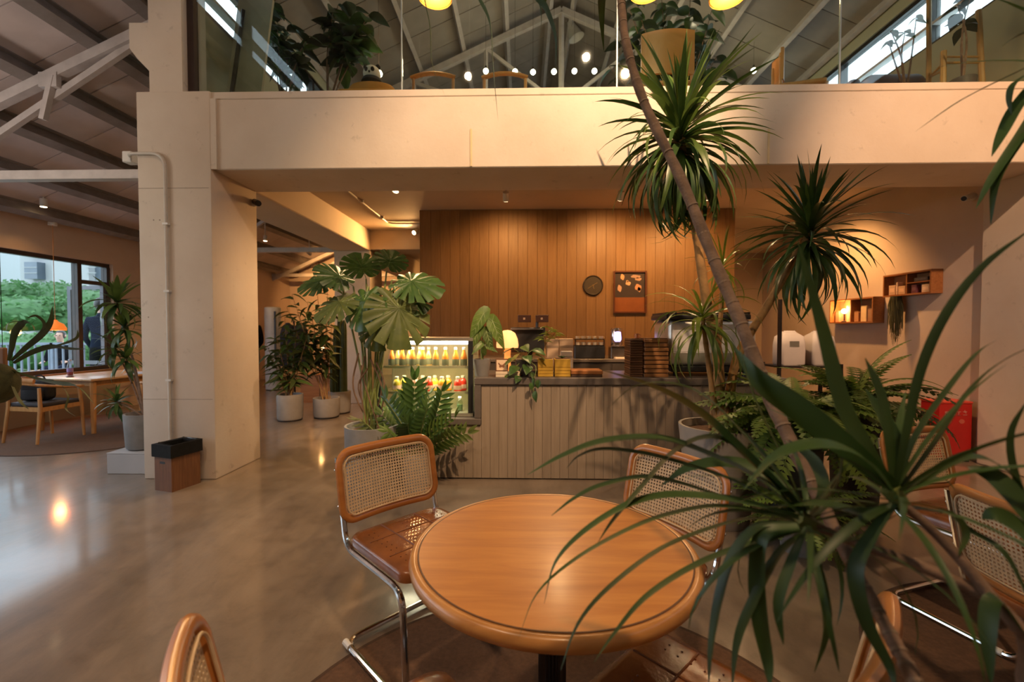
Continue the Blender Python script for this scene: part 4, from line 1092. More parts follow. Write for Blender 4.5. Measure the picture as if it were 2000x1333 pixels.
# ================================================================ PLANTS
def strap_mesh(name, mat, bend, width=.055, n=9, twist=0.0, fold=.25):
    """strap leaf, unit length along +x, bending towards -z by `bend` radians in all"""
    mb = MB(); vs = []; fs = []; x = z = 0.0
    for i in range(n + 1):
        s_ = i / n
        a_ = -bend * s_ ** 1.5
        if i:
            x += math.cos(a_) / n; z += math.sin(a_) / n
        w = width * (min(1, .55 + 2.2 * s_) if s_ < .25 else 1.1 * (1 - ((s_ - .25) / .75) ** 2.2)) * .5 + .0006
        t = twist * s_
        for k in (-1, 0, 1):
            vs.append((x, k * w * math.cos(t), z + abs(k) * w * fold + k * w * math.sin(t)))
    for i in range(n):
        for k in range(2): fs.append((i * 3 + k, i * 3 + k + 1, (i + 1) * 3 + k + 1, (i + 1) * 3 + k))
    return mb.add(vs, fs).mesh(name, mat, None, 70)
def strap_set(mat, width=.055): return [strap_mesh('leaf', mat, b, width, 9, tw) for b, tw in ((.12, .1), (.45, -.2), (.85, .25), (1.25, -.3), (1.65, .3), (2.0, -.2))]
def crown(root, c, n, L, meshes, e0=86, e1=-62, rnd=None, spread=.03, ws=1.0, tilt=(0, 0)):
    c = Vector(c) - wloc(root)
    TM = Matrix.Rotation(tilt[0], 4, 'X') @ Matrix.Rotation(tilt[1], 4, 'Y')
    for i in range(n):
        t = (i + .5) / n
        el = e0 + (e1 - e0) * t ** .85 + rnd.uniform(-9, 9)
        az = i * 2.39996 + rnd.uniform(-.25, .25)
        k = min(len(meshes) - 1, max(0, int((t * 1.05 + rnd.uniform(-.12, .12)) * len(meshes))))
        l = L * rnd.uniform(.78, 1.12) * (.85 if t < .12 else 1)
        M4 = Matrix.Translation(c + Vector((0, 0, -t * spread * 6 + spread * 2))) @ TM @ Matrix.Rotation(az, 4, 'Z') @ Matrix.Rotation(-R(el), 4, 'Y') @ Matrix.Rotation(rnd.uniform(-.3, .3), 4, 'X') @ Matrix.Diagonal((l, l * ws, l, 1))
        inst('leaf', meshes[k], root, matrix=M4)
def curve_leaf(root, pts, width, mat, twist0=0.0, twist1=0.0, n=5):
    """a single strap leaf along world points"""
    P = catmull(pts, n); N = len(P); mb = MB(); vs = []; fs = []
    prev = None
    for i, p_ in enumerate(P):
        t = (P[min(i + 1, N - 1)] - P[max(i - 1, 0)]).normalized()
        s_ = i / (N - 1)
        if prev is None:
            x = t.cross(Vector((0, 0, 1)))
            if x.length < .15: x = t.cross(Vector((0, 1, 0)))
        else:
            x = prev - t * prev.dot(t)
        x.normalize(); prev = x
        y = x.cross(t).normalized()
        tw = twist0 + (twist1 - twist0) * s_
        xx = x * math.cos(tw) + y * math.sin(tw); yy = y * math.cos(tw) - x * math.sin(tw)
        w = width * .5 * (.42 + .58 * math.sin(PI / 2 * s_ / .5) if s_ < .5 else (1 - ((s_ - .5) / .5) ** 2.2)) + .0005
        vs += [p_ - xx * w + yy * w * .22, p_, p_ + xx * w + yy * w * .22]
    for i in range(N - 1):
        for k in range(2): fs.append((i * 3 + k, i * 3 + k + 1, (i + 1) * 3 + k + 1, (i + 1) * 3 + k))
    return mb.add(vs, fs).build('leaf', mat, root, True, 70)

# ---- slender leaning dracaena crossing the picture
d1 = thing('leaning_dracaena', 'slender dracaena whose bare leaning trunk crosses the view in front of the beam', 'plant', (1.08, .50, 0))
pot_mesh(d1, .12, .15, .30, LIGHTPOT)
TRK = [Vector((1.08, .50, .27)), Vector((.90, .47, .50)), at(1862, 1500, .50), at(1787, 1333, .56), at(1738, 1240, .61), at(1663, 1100, .70), at(1584, 942, .81), at(1505, 780, .92), at(1448, 635, 1.0), at(1395, 510, 1.08), at(1330, 350, 1.18), at(1258, 200, 1.27), at(1222, 80, 1.32), at(1210, -20, 1.36), Vector((.255, 1.38, 2.50))]
tp = catmull(TRK, 6)
MB().tube(tp, [.0010 * math.sin(i * 1.7) + (.0088 + .0046 * min(1, max(0, (tp[i].y - .68) / .22)) - .0016 * min(1, max(0, (tp[i].y - 1.15) / .2))) for i in range(len(tp))], 10).build('trunk', TRUNKM, d1, True, 60)
rg = MB()
for i in range(6, len(tp) - 1, 2):
    a, b = tp[i], tp[i + 1]; d_ = (b - a).normalized() * .002
    rg.tube([a - d_, a + d_], .0098 + .0046 * min(1, max(0, (a.y - .68) / .22)) - .0016 * min(1, max(0, (a.y - 1.15) / .2)), 10)
rg.build('leaf_scar', plain('bark_ring', (.26, .18, .125), .85), d1, True, 60)['kind'] = 'stuff'
rnd = random.Random(11)
SM_FG = strap_set(LEAF_FG, .05)
crown(d1, (.255, 1.38, 2.56), 34, .50, SM_FG[:3], 86, 28, rnd)
top = Vector((.255, 1.38, 2.54))
for pts, w in (([(.05, 1.35, 2.62), at(930, -60, 1.34), at(958, 40, 1.33), at(964, 130, 1.32), at(973, 238, 1.31)], .026),
               ([(-.02, 1.42, 2.62), at(840, -60, 1.45), at(842, 60, 1.46), at(846, 130, 1.46), at(872, 193, 1.46)], .013),
               ([(.12, 1.34, 2.58), at(1040, -40, 1.30), at(1068, 15, 1.29), at(1086, 70, 1.28), at(1086, 133, 1.27)], .022),
               ([(.10, 1.38, 2.56), at(1040, -50, 1.36), at(1056, 10, 1.36), at(1058, 45, 1.36), at(1053, 78, 1.36)], .013)):
    curve_leaf(d1, [top] + [Vector(q) for q in pts], w, LEAF_FG)

# ---- big dracaena whose crowns fill the near corner
d2 = thing('near_dracaena', 'dark green dracaena with long strap leaves hanging over the round table, closest to the viewer', 'plant', (.86, .28, 0))
pot_mesh(d2, .12, .15, .30, DARKPOT)
C1, C2 = at(1578, 1022, .66), at(1748, 972, .62)
J2 = at(2010, 1250, .54)
trunk2 = catmull([Vector((.86, .28, .27)), Vector((.80, .36, .55)), J2 + Vector((.02, -.02, -.12)), J2], 6)
MB().tube(trunk2, [.017, .011], 10).build('trunk', TRUNKM, d2, True, 60)
MB().tube(catmull([J2, at(1930, 1168, .57), at(1800, 1108, .60), at(1660, 1056, .64), C1], 6), [.0085, .006], 8).build('branch', TRUNKM, d2, True, 60)
MB().tube(catmull([J2, at(1950, 1185, .56), at(1890, 1110, .58), at(1830, 1045, .60), C2], 6), [.0085, .006], 8).build('branch', TRUNKM, d2, True, 60)
FGL = [
 # (points with depths, width, twist0, twist1)
 ([(1556, 1000, .67), (1470, 930, .70), (1385, 888, .73), (1290, 857, .76), (1180, 862, .79), (1100, 890, .80), (1030, 928, .80)], .030),
 ([(1540, 995, .67), (1430, 938, .71), (1330, 905, .74), (1250, 885, .77), (1175, 878, .79), (1130, 892, .80), (1107, 915, .80)], .016),
 ([(1540, 1005, .67), (1400, 967, .72), (1330, 945, .75), (1255, 932, .77), (1170, 950, .79), (1120, 975, .79), (1077, 1008, .79)], .018),
 ([(1560, 1010, .66), (1470, 985, .69), (1400, 972, .71), (1300, 968, .74), (1220, 990, .76), (1140, 1040, .77), (1085, 1100, .77), (1063, 1180, .76)], .026),
 ([(1565, 1015, .66), (1420, 990, .70), (1330, 1000, .73), (1240, 1030, .75), (1130, 1090, .76), (1050, 1160, .76), (1012, 1250, .75)], .024),
 ([(1568, 1022, .66), (1480, 1014, .68), (1400, 1030, .70), (1290, 1075, .72), (1190, 1150, .72), (1130, 1220, .71), (1095, 1310, .69)], .028),
 ([(1568, 1036, .66), (1450, 1068, .68), (1350, 1110, .69), (1260, 1170, .69), (1200, 1240, .68), (1160, 1295, .67)], .024),
 ([(1560, 1025, .65), (1480, 1030, .65), (1430, 1090, .65), (1405, 1170, .64), (1390, 1260, .63), (1384, 1340, .62)], .028),
 ([(1572, 1040, .65), (1520, 1085, .64), (1465, 1190, .63), (1440, 1260, .62), (1430, 1345, .61)], .026),
 ([(1560, 1030, .64), (1492, 1045, .64), (1480, 1120, .64), (1486, 1210, .63), (1500, 1290, .62), (1504, 1345, .61)], .040),
 ([(1575, 1030, .65), (1585, 1080, .64), (1605, 1160, .63), (1612, 1230, .62), (1590, 1315, .61)], .040),
 ([(1545, 990, .66), (1470, 900, .70), (1395, 855, .73), (1320, 882, .75), (1250, 958, .76), (1200, 1015, .76), (1168, 1060, .76)], .034),
 ([(1755, 965, .62), (1660, 885, .63), (1560, 805, .66), (1480, 745, .70), (1435, 680, .74)], .046, -.8, -.8),
 ([(1570, 1000, .66), (1450, 885, .70), (1360, 805, .74), (1270, 756, .77), (1165, 720, .80)], .042, -.7, -.3),
 ([(1575, 1000, .66), (1470, 870, .68), (1360, 765, .71), (1250, 752, .74), (1185, 800, .76)], .026),
 ([(1745, 960, .62), (1695, 880, .63), (1645, 790, .65), (1605, 640, .68), (1558, 470, .70)], .023, 1.2, 1.4),
 ([(1750, 955, .62), (1770, 850, .62), (1800, 720, .63), (1850, 610, .64), (1920, 520, .65), (2010, 450, .65)], .018),
 ([(1752, 955, .62), (1790, 850, .63), (1860, 750, .65), (1910, 690, .66), (1948, 664, .67)], .016),
 ([(1756, 962, .62), (1830, 860, .62), (1890, 770, .62), (1950, 712, .62), (2020, 675, .62)], .018),
 ([(1745, 960, .62), (1738, 860, .63), (1722, 770, .65), (1690, 700, .67)], .020),
 ([(1758, 968, .62), (1850, 902, .62), (1930, 872, .62), (2010, 848, .62)], .018),
 ([(1758, 972, .62), (1860, 906, .61), (1920, 896, .60), (1978, 932, .60), (2003, 985, .59)], .026),
 ([(1752, 985, .61), (1690, 1003, .62), (1600, 985, .64), (1500, 992, .68)], .030),
 ([(1745, 985, .61), (1700, 1050, .60), (1672, 1115, .59), (1692, 1210, .58), (1735, 1295, .57), (1750, 1345, .56)], .030),
 ([(2040, 1060, .56), (1990, 985, .58), (1940, 932, .60), (1888, 912, .62)], .040),
 ([(2035, 1090, .55), (1990, 1032, .57), (1945, 1005, .58), (1918, 1014, .59)], .030),
 ([(1752, 978, .62), (1850, 1000, .60), (1884, 1040, .59), (1872, 1085, .58)], .022),
 ([(2000, 1240, .54), (1945, 1170, .55), (1930, 1230, .54), (1936, 1340, .53)], .028),
 ([(2020, 1010, .58), (1982, 930, .60), (1972, 850, .61), (2004, 785, .62)], .016),
 ([(1578, 1015, .66), (1640, 940, .66), (1650, 860, .67), (1680, 800, .69)], .036),
 ([(1575, 1005, .66), (1520, 880, .67), (1470, 770, .69), (1440, 660, .72)], .030),
 ([(1570, 1030, .65), (1640, 1060, .62), (1700, 1040, .61), (1760, 1000, .60)], .022),
 ([(1748, 968, .62), (1690, 900, .60), (1610, 870, .59), (1520, 890, .60), (1450, 960, .62)], .040),
 ([(1750, 965, .62), (1760, 900, .64), (1730, 820, .67), (1690, 760, .70)], .026),
 ([(1570, 1010, .66), (1530, 950, .70), (1440, 905, .75), (1350, 912, .79), (1290, 950, .81)], .030),
 ([(1575, 1018, .66), (1610, 960, .70), (1590, 900, .74), (1540, 860, .78)], .028),
 ([(2010, 1170, .55), (1960, 1080, .57), (1900, 1040, .60), (1858, 1010, .62)], .014),
 ([(1575, 1030, .64), (1545, 1100, .62), (1520, 1180, .60), (1530, 1260, .59)], .020),
]
rnd = random.Random(21)
for L_ in FGL:
    curve_leaf(d2, [at(*q) for q in L_[0]], L_[1] * (.64 if len(L_) < 3 else .95), LEAF_FG, *(L_[2:] if len(L_) > 2 else (rnd.uniform(-.2, .5), rnd.uniform(-.1, .8))))
crown(d2, C1, 18, .24, SM_FG[1:5], 62, -30, rnd, .004, .8)
crown(d2, C2, 16, .24, SM_FG[1:4], 70, -10, rnd, .004, .8)
MB().tube([C1 + Vector((.02, 0, -.01)), C1 + Vector((-.012, .004, .006))], [.010, .013], 8).build('growing_tip', STEMG, d2, True)
MB().tube([C2 + Vector((.012, 0, -.014)), C2 + Vector((-.004, .004, .012))], [.010, .013], 8).build('growing_tip', STEMG, d2, True)

# ---- dracaena standing just outside the frame, a few leaf tips in view
d3 = thing('side_dracaena', 'dracaena at the photo edge, a few drooping leaf tips against the beam end', 'plant', (1.36, .80, 0))
pot_mesh(d3, .11, .14, .28, LIGHTPOT)
K3 = at(2075, 120, .86)
MB().tube(catmull([(1.36, .80, .25), (1.28, .80, 1.0), (1.08, .84, 1.6), K3], 6), [.02, .013], 9).build('trunk', TRUNKM, d3, True, 60)
for pts, w in (([(2040, 118, .86), (1980, 145, .86), (1880, 195, .87), (1788, 257, .88)], .017), ([(2045, 140, .85), (1990, 205, .85), (1960, 260, .85), (1937, 306, .85)], .026), ([(2050, 170, .84), (2000, 255, .84), (1940, 345, .84), (1906, 408, .84)], .017), ([(2050, 200, .83), (1985, 285, .84), (1946, 355, .84), (1935, 438, .84)], .015), ([(2040, 60, .87), (1990, 70, .88), (1955, 92, .88)], .016), ([(2040, 130, .85), (1985, 160, .84), (1972, 190, .84), (1976, 225, .84)], .012)):
    curve_leaf(d3, [K3] + [at(*q) for q in pts], w, LEAF_FG)
rnd = random.Random(4)
crown(d3, K3 + Vector((.12, 0, .05)), 18, .36, SM_FG[:2], 80, 40, rnd)

# ---- tall multi-stem dracaena in the pale planter before the counter
MY = 3.22
mc = at(1405, 830, MY)
dm = thing('dracaena_tree', 'tall dracaena with spiky crowns against the beam, growing from the pale planter', 'plant', (mc.x, MY, 0))
pot_mesh(dm, .20, .275, mc.z, LIGHTPOT, 'planter', .02, .05, 36)
pz = mc.z - .04
def tr(pts, r0, r1, mat=TRUNKY):
    P_ = catmull([Vector(q) for q in pts], 6)
    MB().tube(P_, [r0 + (r1 - r0) * i / (len(P_) - 1) + .0018 * math.sin(i * 2.3) for i in range(len(P_))], 9).build('trunk', mat, dm, True, 60)
K_a, K_b, K_c, K_d = at(1330, 262, MY), at(1582, 452, MY - .05), at(1412, 520, MY + .12), at(1372, 622, MY - .12)
tr([(mc.x, MY, pz), at(1402, 700, MY), at(1378, 580, MY), at(1356, 430, MY), at(1336, 310, MY), K_a], .040, .022)
tr([(mc.x + .05, MY, pz), at(1438, 705, MY), at(1500, 595, MY - .02), at(1560, 490, MY - .05), K_b], .034, .020)
tr([(mc.x - .03, MY + .06, pz), at(1405, 660, MY + .1), K_c], .022, .014)
tr([(mc.x - .04, MY - .08, pz), at(1385, 720, MY - .1), K_d], .022, .014)
MB().ball(at(1412, 810, MY - .08), .06, 12, 8, 1.2).build('stump', TRUNKY, dm, True)
rnd = random.Random(31)
S_D = strap_set(LEAF_D, .058); S_M = strap_set(LEAF_M, .060); S_L = strap_set(LEAF_L, .05)
crown(dm, K_a, 100, .66, S_D[:5] + S_D[3:], 86, -60, rnd, .05)
crown(dm, K_a, 90, .66, S_M[:5] + S_M[3:], 86, -58, rnd, .05)
crown(dm, K_a + Vector((0, 0, .04)), 10, .42, S_L[:2], 88, 62, rnd, .01)
crown(dm, K_b, 120, .54, S_D[:4] + S_D[3:5], 86, -50, rnd, .035)
crown(dm, K_b, 14, .42, S_M[:3], 84, 20, rnd, .02)
crown(dm, K_c, 30, .31, S_L, 84, -35, rnd, .02)
crown(dm, K_d, 40, .50, [S_L[3], S_M[4], S_L[5], S_M[5]], 70, -30, rnd, .02)

# ---- ferns
def frond_mesh(mat, pairs=20, bend=1.5, wid=.13):
    mb = MB(); P_ = []; x = z = 0.0; n = pairs
    for i in range(n + 1):
        s_ = i / n; a_ = .55 - bend * s_
        if i: x += math.cos(a_) / n; z += math.sin(a_) / n
        P_.append(Vector((x, 0, z)))
    mb.tube(P_, [.006, .002], 4)
    for i in range(2, n):
        s_ = i / n; w = wid * math.sin(PI * min(1, s_ * .92 + .08)) ** .7
        t = (P_[i + 1] - P_[i - 1]).normalized(); u = t.cross(Vector((0, 1, 0))).normalized()
        for sd in (-1, 1):
            b = P_[i]; tip = b + Vector((0, sd * w, 0)) + t * w * .30 - Vector((0, 0, w * .18))
            m_ = (b + tip) / 2; h = t * .027
            mb.add([b - h * .5, m_ - h, tip, m_ + h, b + h * .5], [(0, 1, 2, 3, 4) if sd > 0 else (4, 3, 2, 1, 0)])
    return mb.mesh('frond', mat, None, 60)
F1 = [frond_mesh(FERNM, 20, b) for b in (1.2, 1.7, 2.2)]; F2 = [frond_mesh(LEAF_O, 18, b, .11) for b in (1.4, 2.0)]
def fern(loc, zc, n, L, label, meshes, seed, potmat, r=.17):
    rnd = random.Random(seed)
    t = thing('potted_fern', label, 'plant', loc, 0, 'ferns beside the dracaena tree')
    pot_mesh(t, r * .8, r, zc, potmat)
    for i in range(n):
        az = i * 2.39996; el = rnd.uniform(-12, 62) * (1 - .35 * (i / n))
        l = L * rnd.uniform(.7, 1.1)
        M4 = Matrix.Translation((0, 0, zc - .02)) @ Matrix.Rotation(az, 4, 'Z') @ Matrix.Rotation(-R(el), 4, 'Y') @ Matrix.Rotation(rnd.uniform(-.4, .4), 4, 'X') @ Matrix.Scale(l, 4)
        inst('frond', rnd.choice(meshes), t, matrix=M4)
fern((1.80, 3.0, 0), .74, 90, .66, 'lush fern in a dark pot in front of the counter end', F1, 1, DARKPOT)
fern((2.40, 3.28, 0), .80, 70, .62, 'arching fern nearer the wall with the shelves', F1 + F2, 2, DARKPOT)
fern((1.72, 2.78, 0), .22, 40, .46, 'low fern on the floor at the foot of the taller ferns', F1, 3, GREYPOT, .14)

# ---- monstera
def monstera_mesh(mat, slits=6, seed=0):
    rnd = random.Random(seed); N = 150; mb = MB(); rings = [0, .28, .5, .72, .88, 1.0]
    cx = .42
    sl = []
    for k in range(slits):
        a_ = .35 + 2.0 * k / (slits - 1)
        sl += [(a_, rnd.uniform(.52, .74)), (-a_ - .06, rnd.uniform(.52, .74))]
    vs = [(cx, 0, 0)]; fs = []
    for i in range(N):
        a_ = -PI + 2 * PI * i / N
        rr = .52 * (1 + .16 * math.cos(a_)) * (1 - .42 * math.exp(-((abs(a_) - PI) / .28) ** 2))
        for s_, dp in sl:
            if abs(a_ - s_) < .028: rr *= dp
        for q in rings[1:]:
            r2 = rr * q
            x, y = cx + r2 * math.cos(a_), r2 * math.sin(a_) * 1.02
            vs.append((x, y, -.34 * max(0, x - .1) ** 2 - .32 * y * y + .02 * math.cos(a_ * 12) * q))
    K = len(rings) - 1
    for i in range(N):
        j = (i + 1) % N
        fs.append((0, 1 + i * K, 1 + j * K))
        for k in range(K - 1): fs.append((1 + i * K + k, 1 + i * K + k + 1, 1 + j * K + k + 1, 1 + j * K + k))
    return mb.add(vs, fs).mesh('leaf', mat, None, 60)
MO = [monstera_mesh(LEAF_D, 6, 1), monstera_mesh(LEAF_D, 7, 2), monstera_mesh(LEAF_O, 6, 3)]
mv = MB().tube([(0, 0, .01), (.4, 0, -.02), (.98, 0, -.26)], [.010, .003], 5)
for x in (.2, .36, .52, .68):
    for s_ in (-1, 1): mv.tube([(x, 0, -.3 * x * x + .012), (x + .16, s_ * .3, -.34 * (x + .06) ** 2 - .03 + .012)], [.005, .002], 4)
ME_MV = mv.mesh('vein', VEIN)
NY = 3.75
mq_ = at(726, 830, NY)
mo = thing('monstera', 'large monstera with split leaves in a grey planter before the drinks fridge', 'plant', (mq_.x, NY, 0))
pot_mesh(mo, .215, .22, mq_.z, GREYPOT, 'planter', .018, .05, 36)
pb = Vector((mq_.x - .02, NY, mq_.z - .04))
for (bx, by, dy), (tx_, ty_, tdy), sz, k, roll in (
    ((770, 560, -.05), (800, 690, -.35), .52, 2, 0), ((765, 548, .05), (858, 548, -.05), .44, 1, .6), ((715, 545, 0), (705, 515, -.1), .30, 0, .2),
    ((720, 560, -.05), (690, 640, -.3), .38, 0, .2), ((700, 580, -.05), (620, 600, -.2), .37, 2, -.5), ((690, 560, .0), (640, 520, -.1), .32, 1, -.8),
    ((665, 545, .1), (570, 545, 0), .35, 1, -.6), ((770, 575, .1), (850, 590, -.1), .35, 1, .6), ((740, 610, 0), (735, 700, -.2), .32, 2, .1), ((755, 530, .1), (765, 500, .0), .28, 0, -.3)):
    b = at(bx, by, NY + dy); tip = at(tx_, ty_, NY + tdy)
    mid = pb.lerp(b, .5) + Vector((.0, .03, .05))
    MB().tube(catmull([pb + Vector((random.uniform(-.06, .06), random.uniform(-.06, .06), 0)), mid, b], 6), [.013, .007], 7).build('petiole', STEMG, mo, True)
    lf = put(MO[k], 'leaf', None, mo, b, tip - b, sz, roll)
    inst('vein', ME_MV, lf)
for k, (xa, xb, xc) in enumerate(((700, 690, 694), (712, 704, 700), (724, 745, 752), (735, 752, 742), (705, 715, 708), (718, 700, 712))):
    MB().tube(catmull([at(xa, 690 + k * 6, NY - .02), at(xb, 760, NY - .04), pb + Vector((random.uniform(-.12, .12), random.uniform(-.12, .08), .02))], 6), [.008, .005], 6).build('aerial_root', ROOTM, mo, True)

# ---- zz plant
ZY = 3.74; zq = at(812, 880, ZY)
zp = thing('zz_plant', 'zz plant with upright glossy fronds in a grey pot below the fridge', 'plant', (zq.x, ZY, 0))
pot_mesh(zp, .11, .135, .34, GREYPOT)
zm = MB(); n = 12
P_ = [Vector((i / n, 0, -.18 * (i / n) ** 2)) for i in range(n + 1)]
zm.tube(P_, [.016, .005], 6)
stalk_me = zm.mesh('stalk', STEMG)
leaflet = outline_leaf([(0, .01), (.15, .12), (.4, .17), (.7, .12), (1, .003)], .2, .1)
lm = MB()
for i in range(3, n + 1):
    for sd in (-1, 1):
        l_ = .29 * (1 - .35 * abs(i / n - .45))
        T_ = Matrix.Translation(P_[i]) @ Matrix.Rotation(sd * R(52 if i < n else 15), 4, 'Z') @ Matrix.Rotation(R(-22), 4, 'Y') @ Matrix.Scale(l_, 4)
        lm.add([T_ @ v for v in leaflet.v], leaflet.f)
ZZ = [lm.mesh('frond', m_, None, 60) for m_ in (LEAF_D, LEAF_M, LEAF_O)]
rnd = random.Random(8)
for i, (az, el, l, k) in enumerate(((90, 82, .62, 0), (200, 70, .55, 0), (20, 66, .55, 0), (300, 78, .5, 0), (150, 55, .50, 1), (340, 48, .50, 1), (260, 50, .45, 0), (185, 28, .50, 2), (5, 22, .5, 2), (230, 35, .42, 1), (60, 60, .5, 0), (120, 72, .55, 0), (210, 12, .46, 2), (330, 30, .42, 1), (280, 66, .5, 0), (170, 42, .46, 1))):
    M4 = Matrix.Translation((rnd.uniform(-.05, .05), rnd.uniform(-.05, .05), .31)) @ Matrix.Rotation(R(az), 4, 'Z') @ Matrix.Rotation(-R(el), 4, 'Y') @ Matrix.Rotation(rnd.uniform(0, 3), 4, 'X') @ Matrix.Scale(l, 4)
    f_ = inst('frond', ZZ[k], zp, matrix=M4); inst('stalk', stalk_me, f_)

# ---- pots at the mouth of the aisle
def pot_at(px, yb, wpx, ytop, label, mat=LIGHTPOT, name='potted_plant'):
    Y = EYE * FPX / (yb - VPY - 2); a = at(px, yb, Y); r = wpx / 2 / FPX * Y; h = at(px, ytop, Y).z
    t = thing(name, label, 'plant', (a.x, Y, 0))
    MB().lathe([(r * .92, 0), (r * .94, .02)], (0, 0, 0), 28).build('saucer', DARKMETAL, t)
    o = MB().lathe([(r * .9, .0201), (r * .97, .04), (r, h - .02), (r, h), (r - .02, h), (r - .024, h - .05)], (0, 0, 0), 28, True, False).build('pot', mat, t, False, 40)
    MB().lathe([(r - .022, h - .04), (.001, h - .03)], (0, 0, 0), 24, False, False).build('soil', SOIL, t)
    return t, Vector((a.x, Y, h - .04)), Y
bamb = outline_leaf([(0, .01), (.2, .12), (.45, .165), (.75, .10), (1, .002)], .2, .35)
BB_M, BB_O, BB_D = bamb.mesh('leaf', LEAF_M), bamb.mesh('leaf', LEAF_O), bamb.mesh('leaf', LEAF_D)
def bushy(t, base, Y, spots, seed, meshes, l=.16, per=9, stemmat=TRUNKY):
    rnd = random.Random(seed)
    for px, py in spots:
        tip = at(px, py, Y + rnd.uniform(-.15, .12))
        MB().tube(catmull([base + Vector((rnd.uniform(-.05, .05), rnd.uniform(-.05, .05), 0)), base.lerp(tip, .55) + Vector((rnd.uniform(-.03, .03), 0, .02)), tip], 4), [.007, .003], 5).build('stem', stemmat, t, True)
        for k in range(per):
            a_ = k * 2.4 + rnd.uniform(0, .6); q_ = base.lerp(tip, 1 - .05 * k)
            put(rnd.choice(meshes), 'leaf', None, t, q_, (math.cos(a_), math.sin(a_), rnd.uniform(-.5, .45)), l * rnd.uniform(.7, 1.25), rnd.uniform(-.5, .5))
t, b, Y = pot_at(567, 826, 49, 770, 'bamboo-like potted plant in a pale pot beside the open pillar')
bushy(t, b, Y, [(540, 660), (560, 640), (580, 650), (596, 668), (530, 690), (565, 690), (590, 700), (548, 720), (575, 735), (556, 620), (604, 640), (520, 672)], 3, [BB_M, BB_O, BB_O], .23, 13)
t, b, Y = pot_at(638, 820, 50, 777, 'feathery olive-leaved plant in the middle of three pale pots')
bushy(t, b, Y, [(600, 590), (620, 575), (640, 585), (580, 610), (610, 620), (630, 640), (595, 640), (648, 610), (570, 575), (560, 600), (640, 560), (612, 650)], 5, [BB_O, BB_O, BB_M], .25, 14)
t, b, Y = pot_at(664, 811, 42, 764, 'columnar cactus in the pale pot beside the desk', LIGHTPOT, 'potted_cactus')
def cactus_stem(x, ytop, r, dy):
    top_ = at(x, ytop, Y + dy); n = 16; mb = MB(); prof = [(0, 1), (.85, 1), (.94, .85), (.98, .5), (1, .05)]
    vs = []; fs = []
    for s_, q in prof:
        for k in range(n):
            a_ = 2 * PI * k / n; rr = r * q * (1.12 if k % 2 else .86)
            vs.append((top_.x + rr * math.cos(a_), top_.y + rr * math.sin(a_), b.z + (top_.z - b.z) * s_))
    for i in range(len(prof) - 1): fs += [(i * n + k, i * n + (k + 1) % n, (i + 1) * n + (k + 1) % n, (i + 1) * n + k) for k in range(n)]
    mb.add(vs, fs).build('column', plain('cactus_skin_%d' % x, (.075, .10, .03), .6, 0, .25, 9), t, True, 20)
for x, yt, r, dy in ((655, 640, .035, 0), (664, 617, .042, .04), (672, 625, .036, -.02), (648, 690, .03, -.03), (668, 680, .03, -.06)): cactus_stem(x, yt, r, dy)

# ---- plant on the white block beside the pillar
wbk = thing('plinth_block', 'low pale blue-grey plinth block on the floor behind the pillar', 'plinth', (-3.74, 4.33, 0))
PLM = plain('pale_block', (.42, .43, .46), .6, 0, .05, 3)
MB().rbox(-.19, .19, -.23, .23, 0, .19, .004, 1).build('core', PLM, wbk)
MB().rbox(-.192, .192, -.232, .232, .1901, .20, .003, 1).build('lid', PLM, wbk)
lp_ = thing('potted_palm', 'leafy plant in a grey concrete pot standing on the pale plinth', 'plant', (-3.72, 4.31, .2))
MB().lathe([(.145, 0), (.15, .012)], (0, 0, 0), 28).build('saucer', DARKMETAL, lp_)
MB().lathe([(.155, .0121), (.165, .03), (.18, .33), (.18, .345), (.16, .345), (.155, .30)], (0, 0, 0), 28, True, False).build('pot', GREYPOT, lp_, False, 40)
MB().lathe([(.157, .31), (.001, .315)], (0, 0, 0), 24, False, False).build('soil', SOIL, lp_)
bs = Vector((-3.74, 4.31, .50)); rnd = random.Random(14)
S_M2 = strap_set(LEAF_M, .06)
for (px, py, n_, L_) in ((228, 590, 34, .32), (243, 640, 30, .28), (225, 680, 26, .26), (246, 700, 22, .26), (228, 785, 30, .22)):
    k_ = at(px, py, 4.3)
    MB().tube(catmull([bs, bs.lerp(k_, .5) + Vector((.02, 0, 0)), k_], 4), [.010, .006], 6).build('stem', TRUNKM, lp_, True)
    crown(lp_, k_, n_, L_, [S_M2[1], S_D[2], S_D[3], S_M2[2], S_D[4]], 82, -40, rnd, .01, 2.4)

# ---- staghorn fern on a hanging board at the edge
SY = 2.45
bq_ = at(-18, 700, SY)
sf = thing('staghorn_fern', 'staghorn fern on a hanging wooden board at the photo edge', 'plant', (bq_.x, SY, bq_.z - .2))
MB().rbox(-.11, .09, -.012, .012, -.02, .26, .006, 1).build('board', woodmat('mount_board', (.16, .07, .03), (.22, .10, .045), (.28, .13, .06), 'Z', 3, .6), sf)
MB().ball((0.06, -.03, .06), .10, 14, 9, 1.15).build('moss_root', plain('moss', (.055, .055, .02), .95, 0, .4, 20, .6), sf)
for s_ in (-1, 1): MB().tube([(s_ * .08 - .01, 0, .25), (s_ * .08 - .01, 0, 3.6)], .002, 4).build('hanging_wire', DARKMETAL, sf)
st_leaf = lambda w: w
def antler(pts, width):
    o = curve_leaf(sf, [at(*q) for q in pts], width * .6, STAG, .9, .6)
    return o
antler([(16, 705, SY), (22, 680, SY - .02), (28, 650, SY - .04), (42, 630, SY - .06), (18, 632, SY - .1), (12, 648, SY - .12)], .055)
antler([(20, 700, SY), (30, 655, SY - .03), (46, 630, SY - .06), (62, 635, SY - .08), (68, 648, SY - .1)], .04)
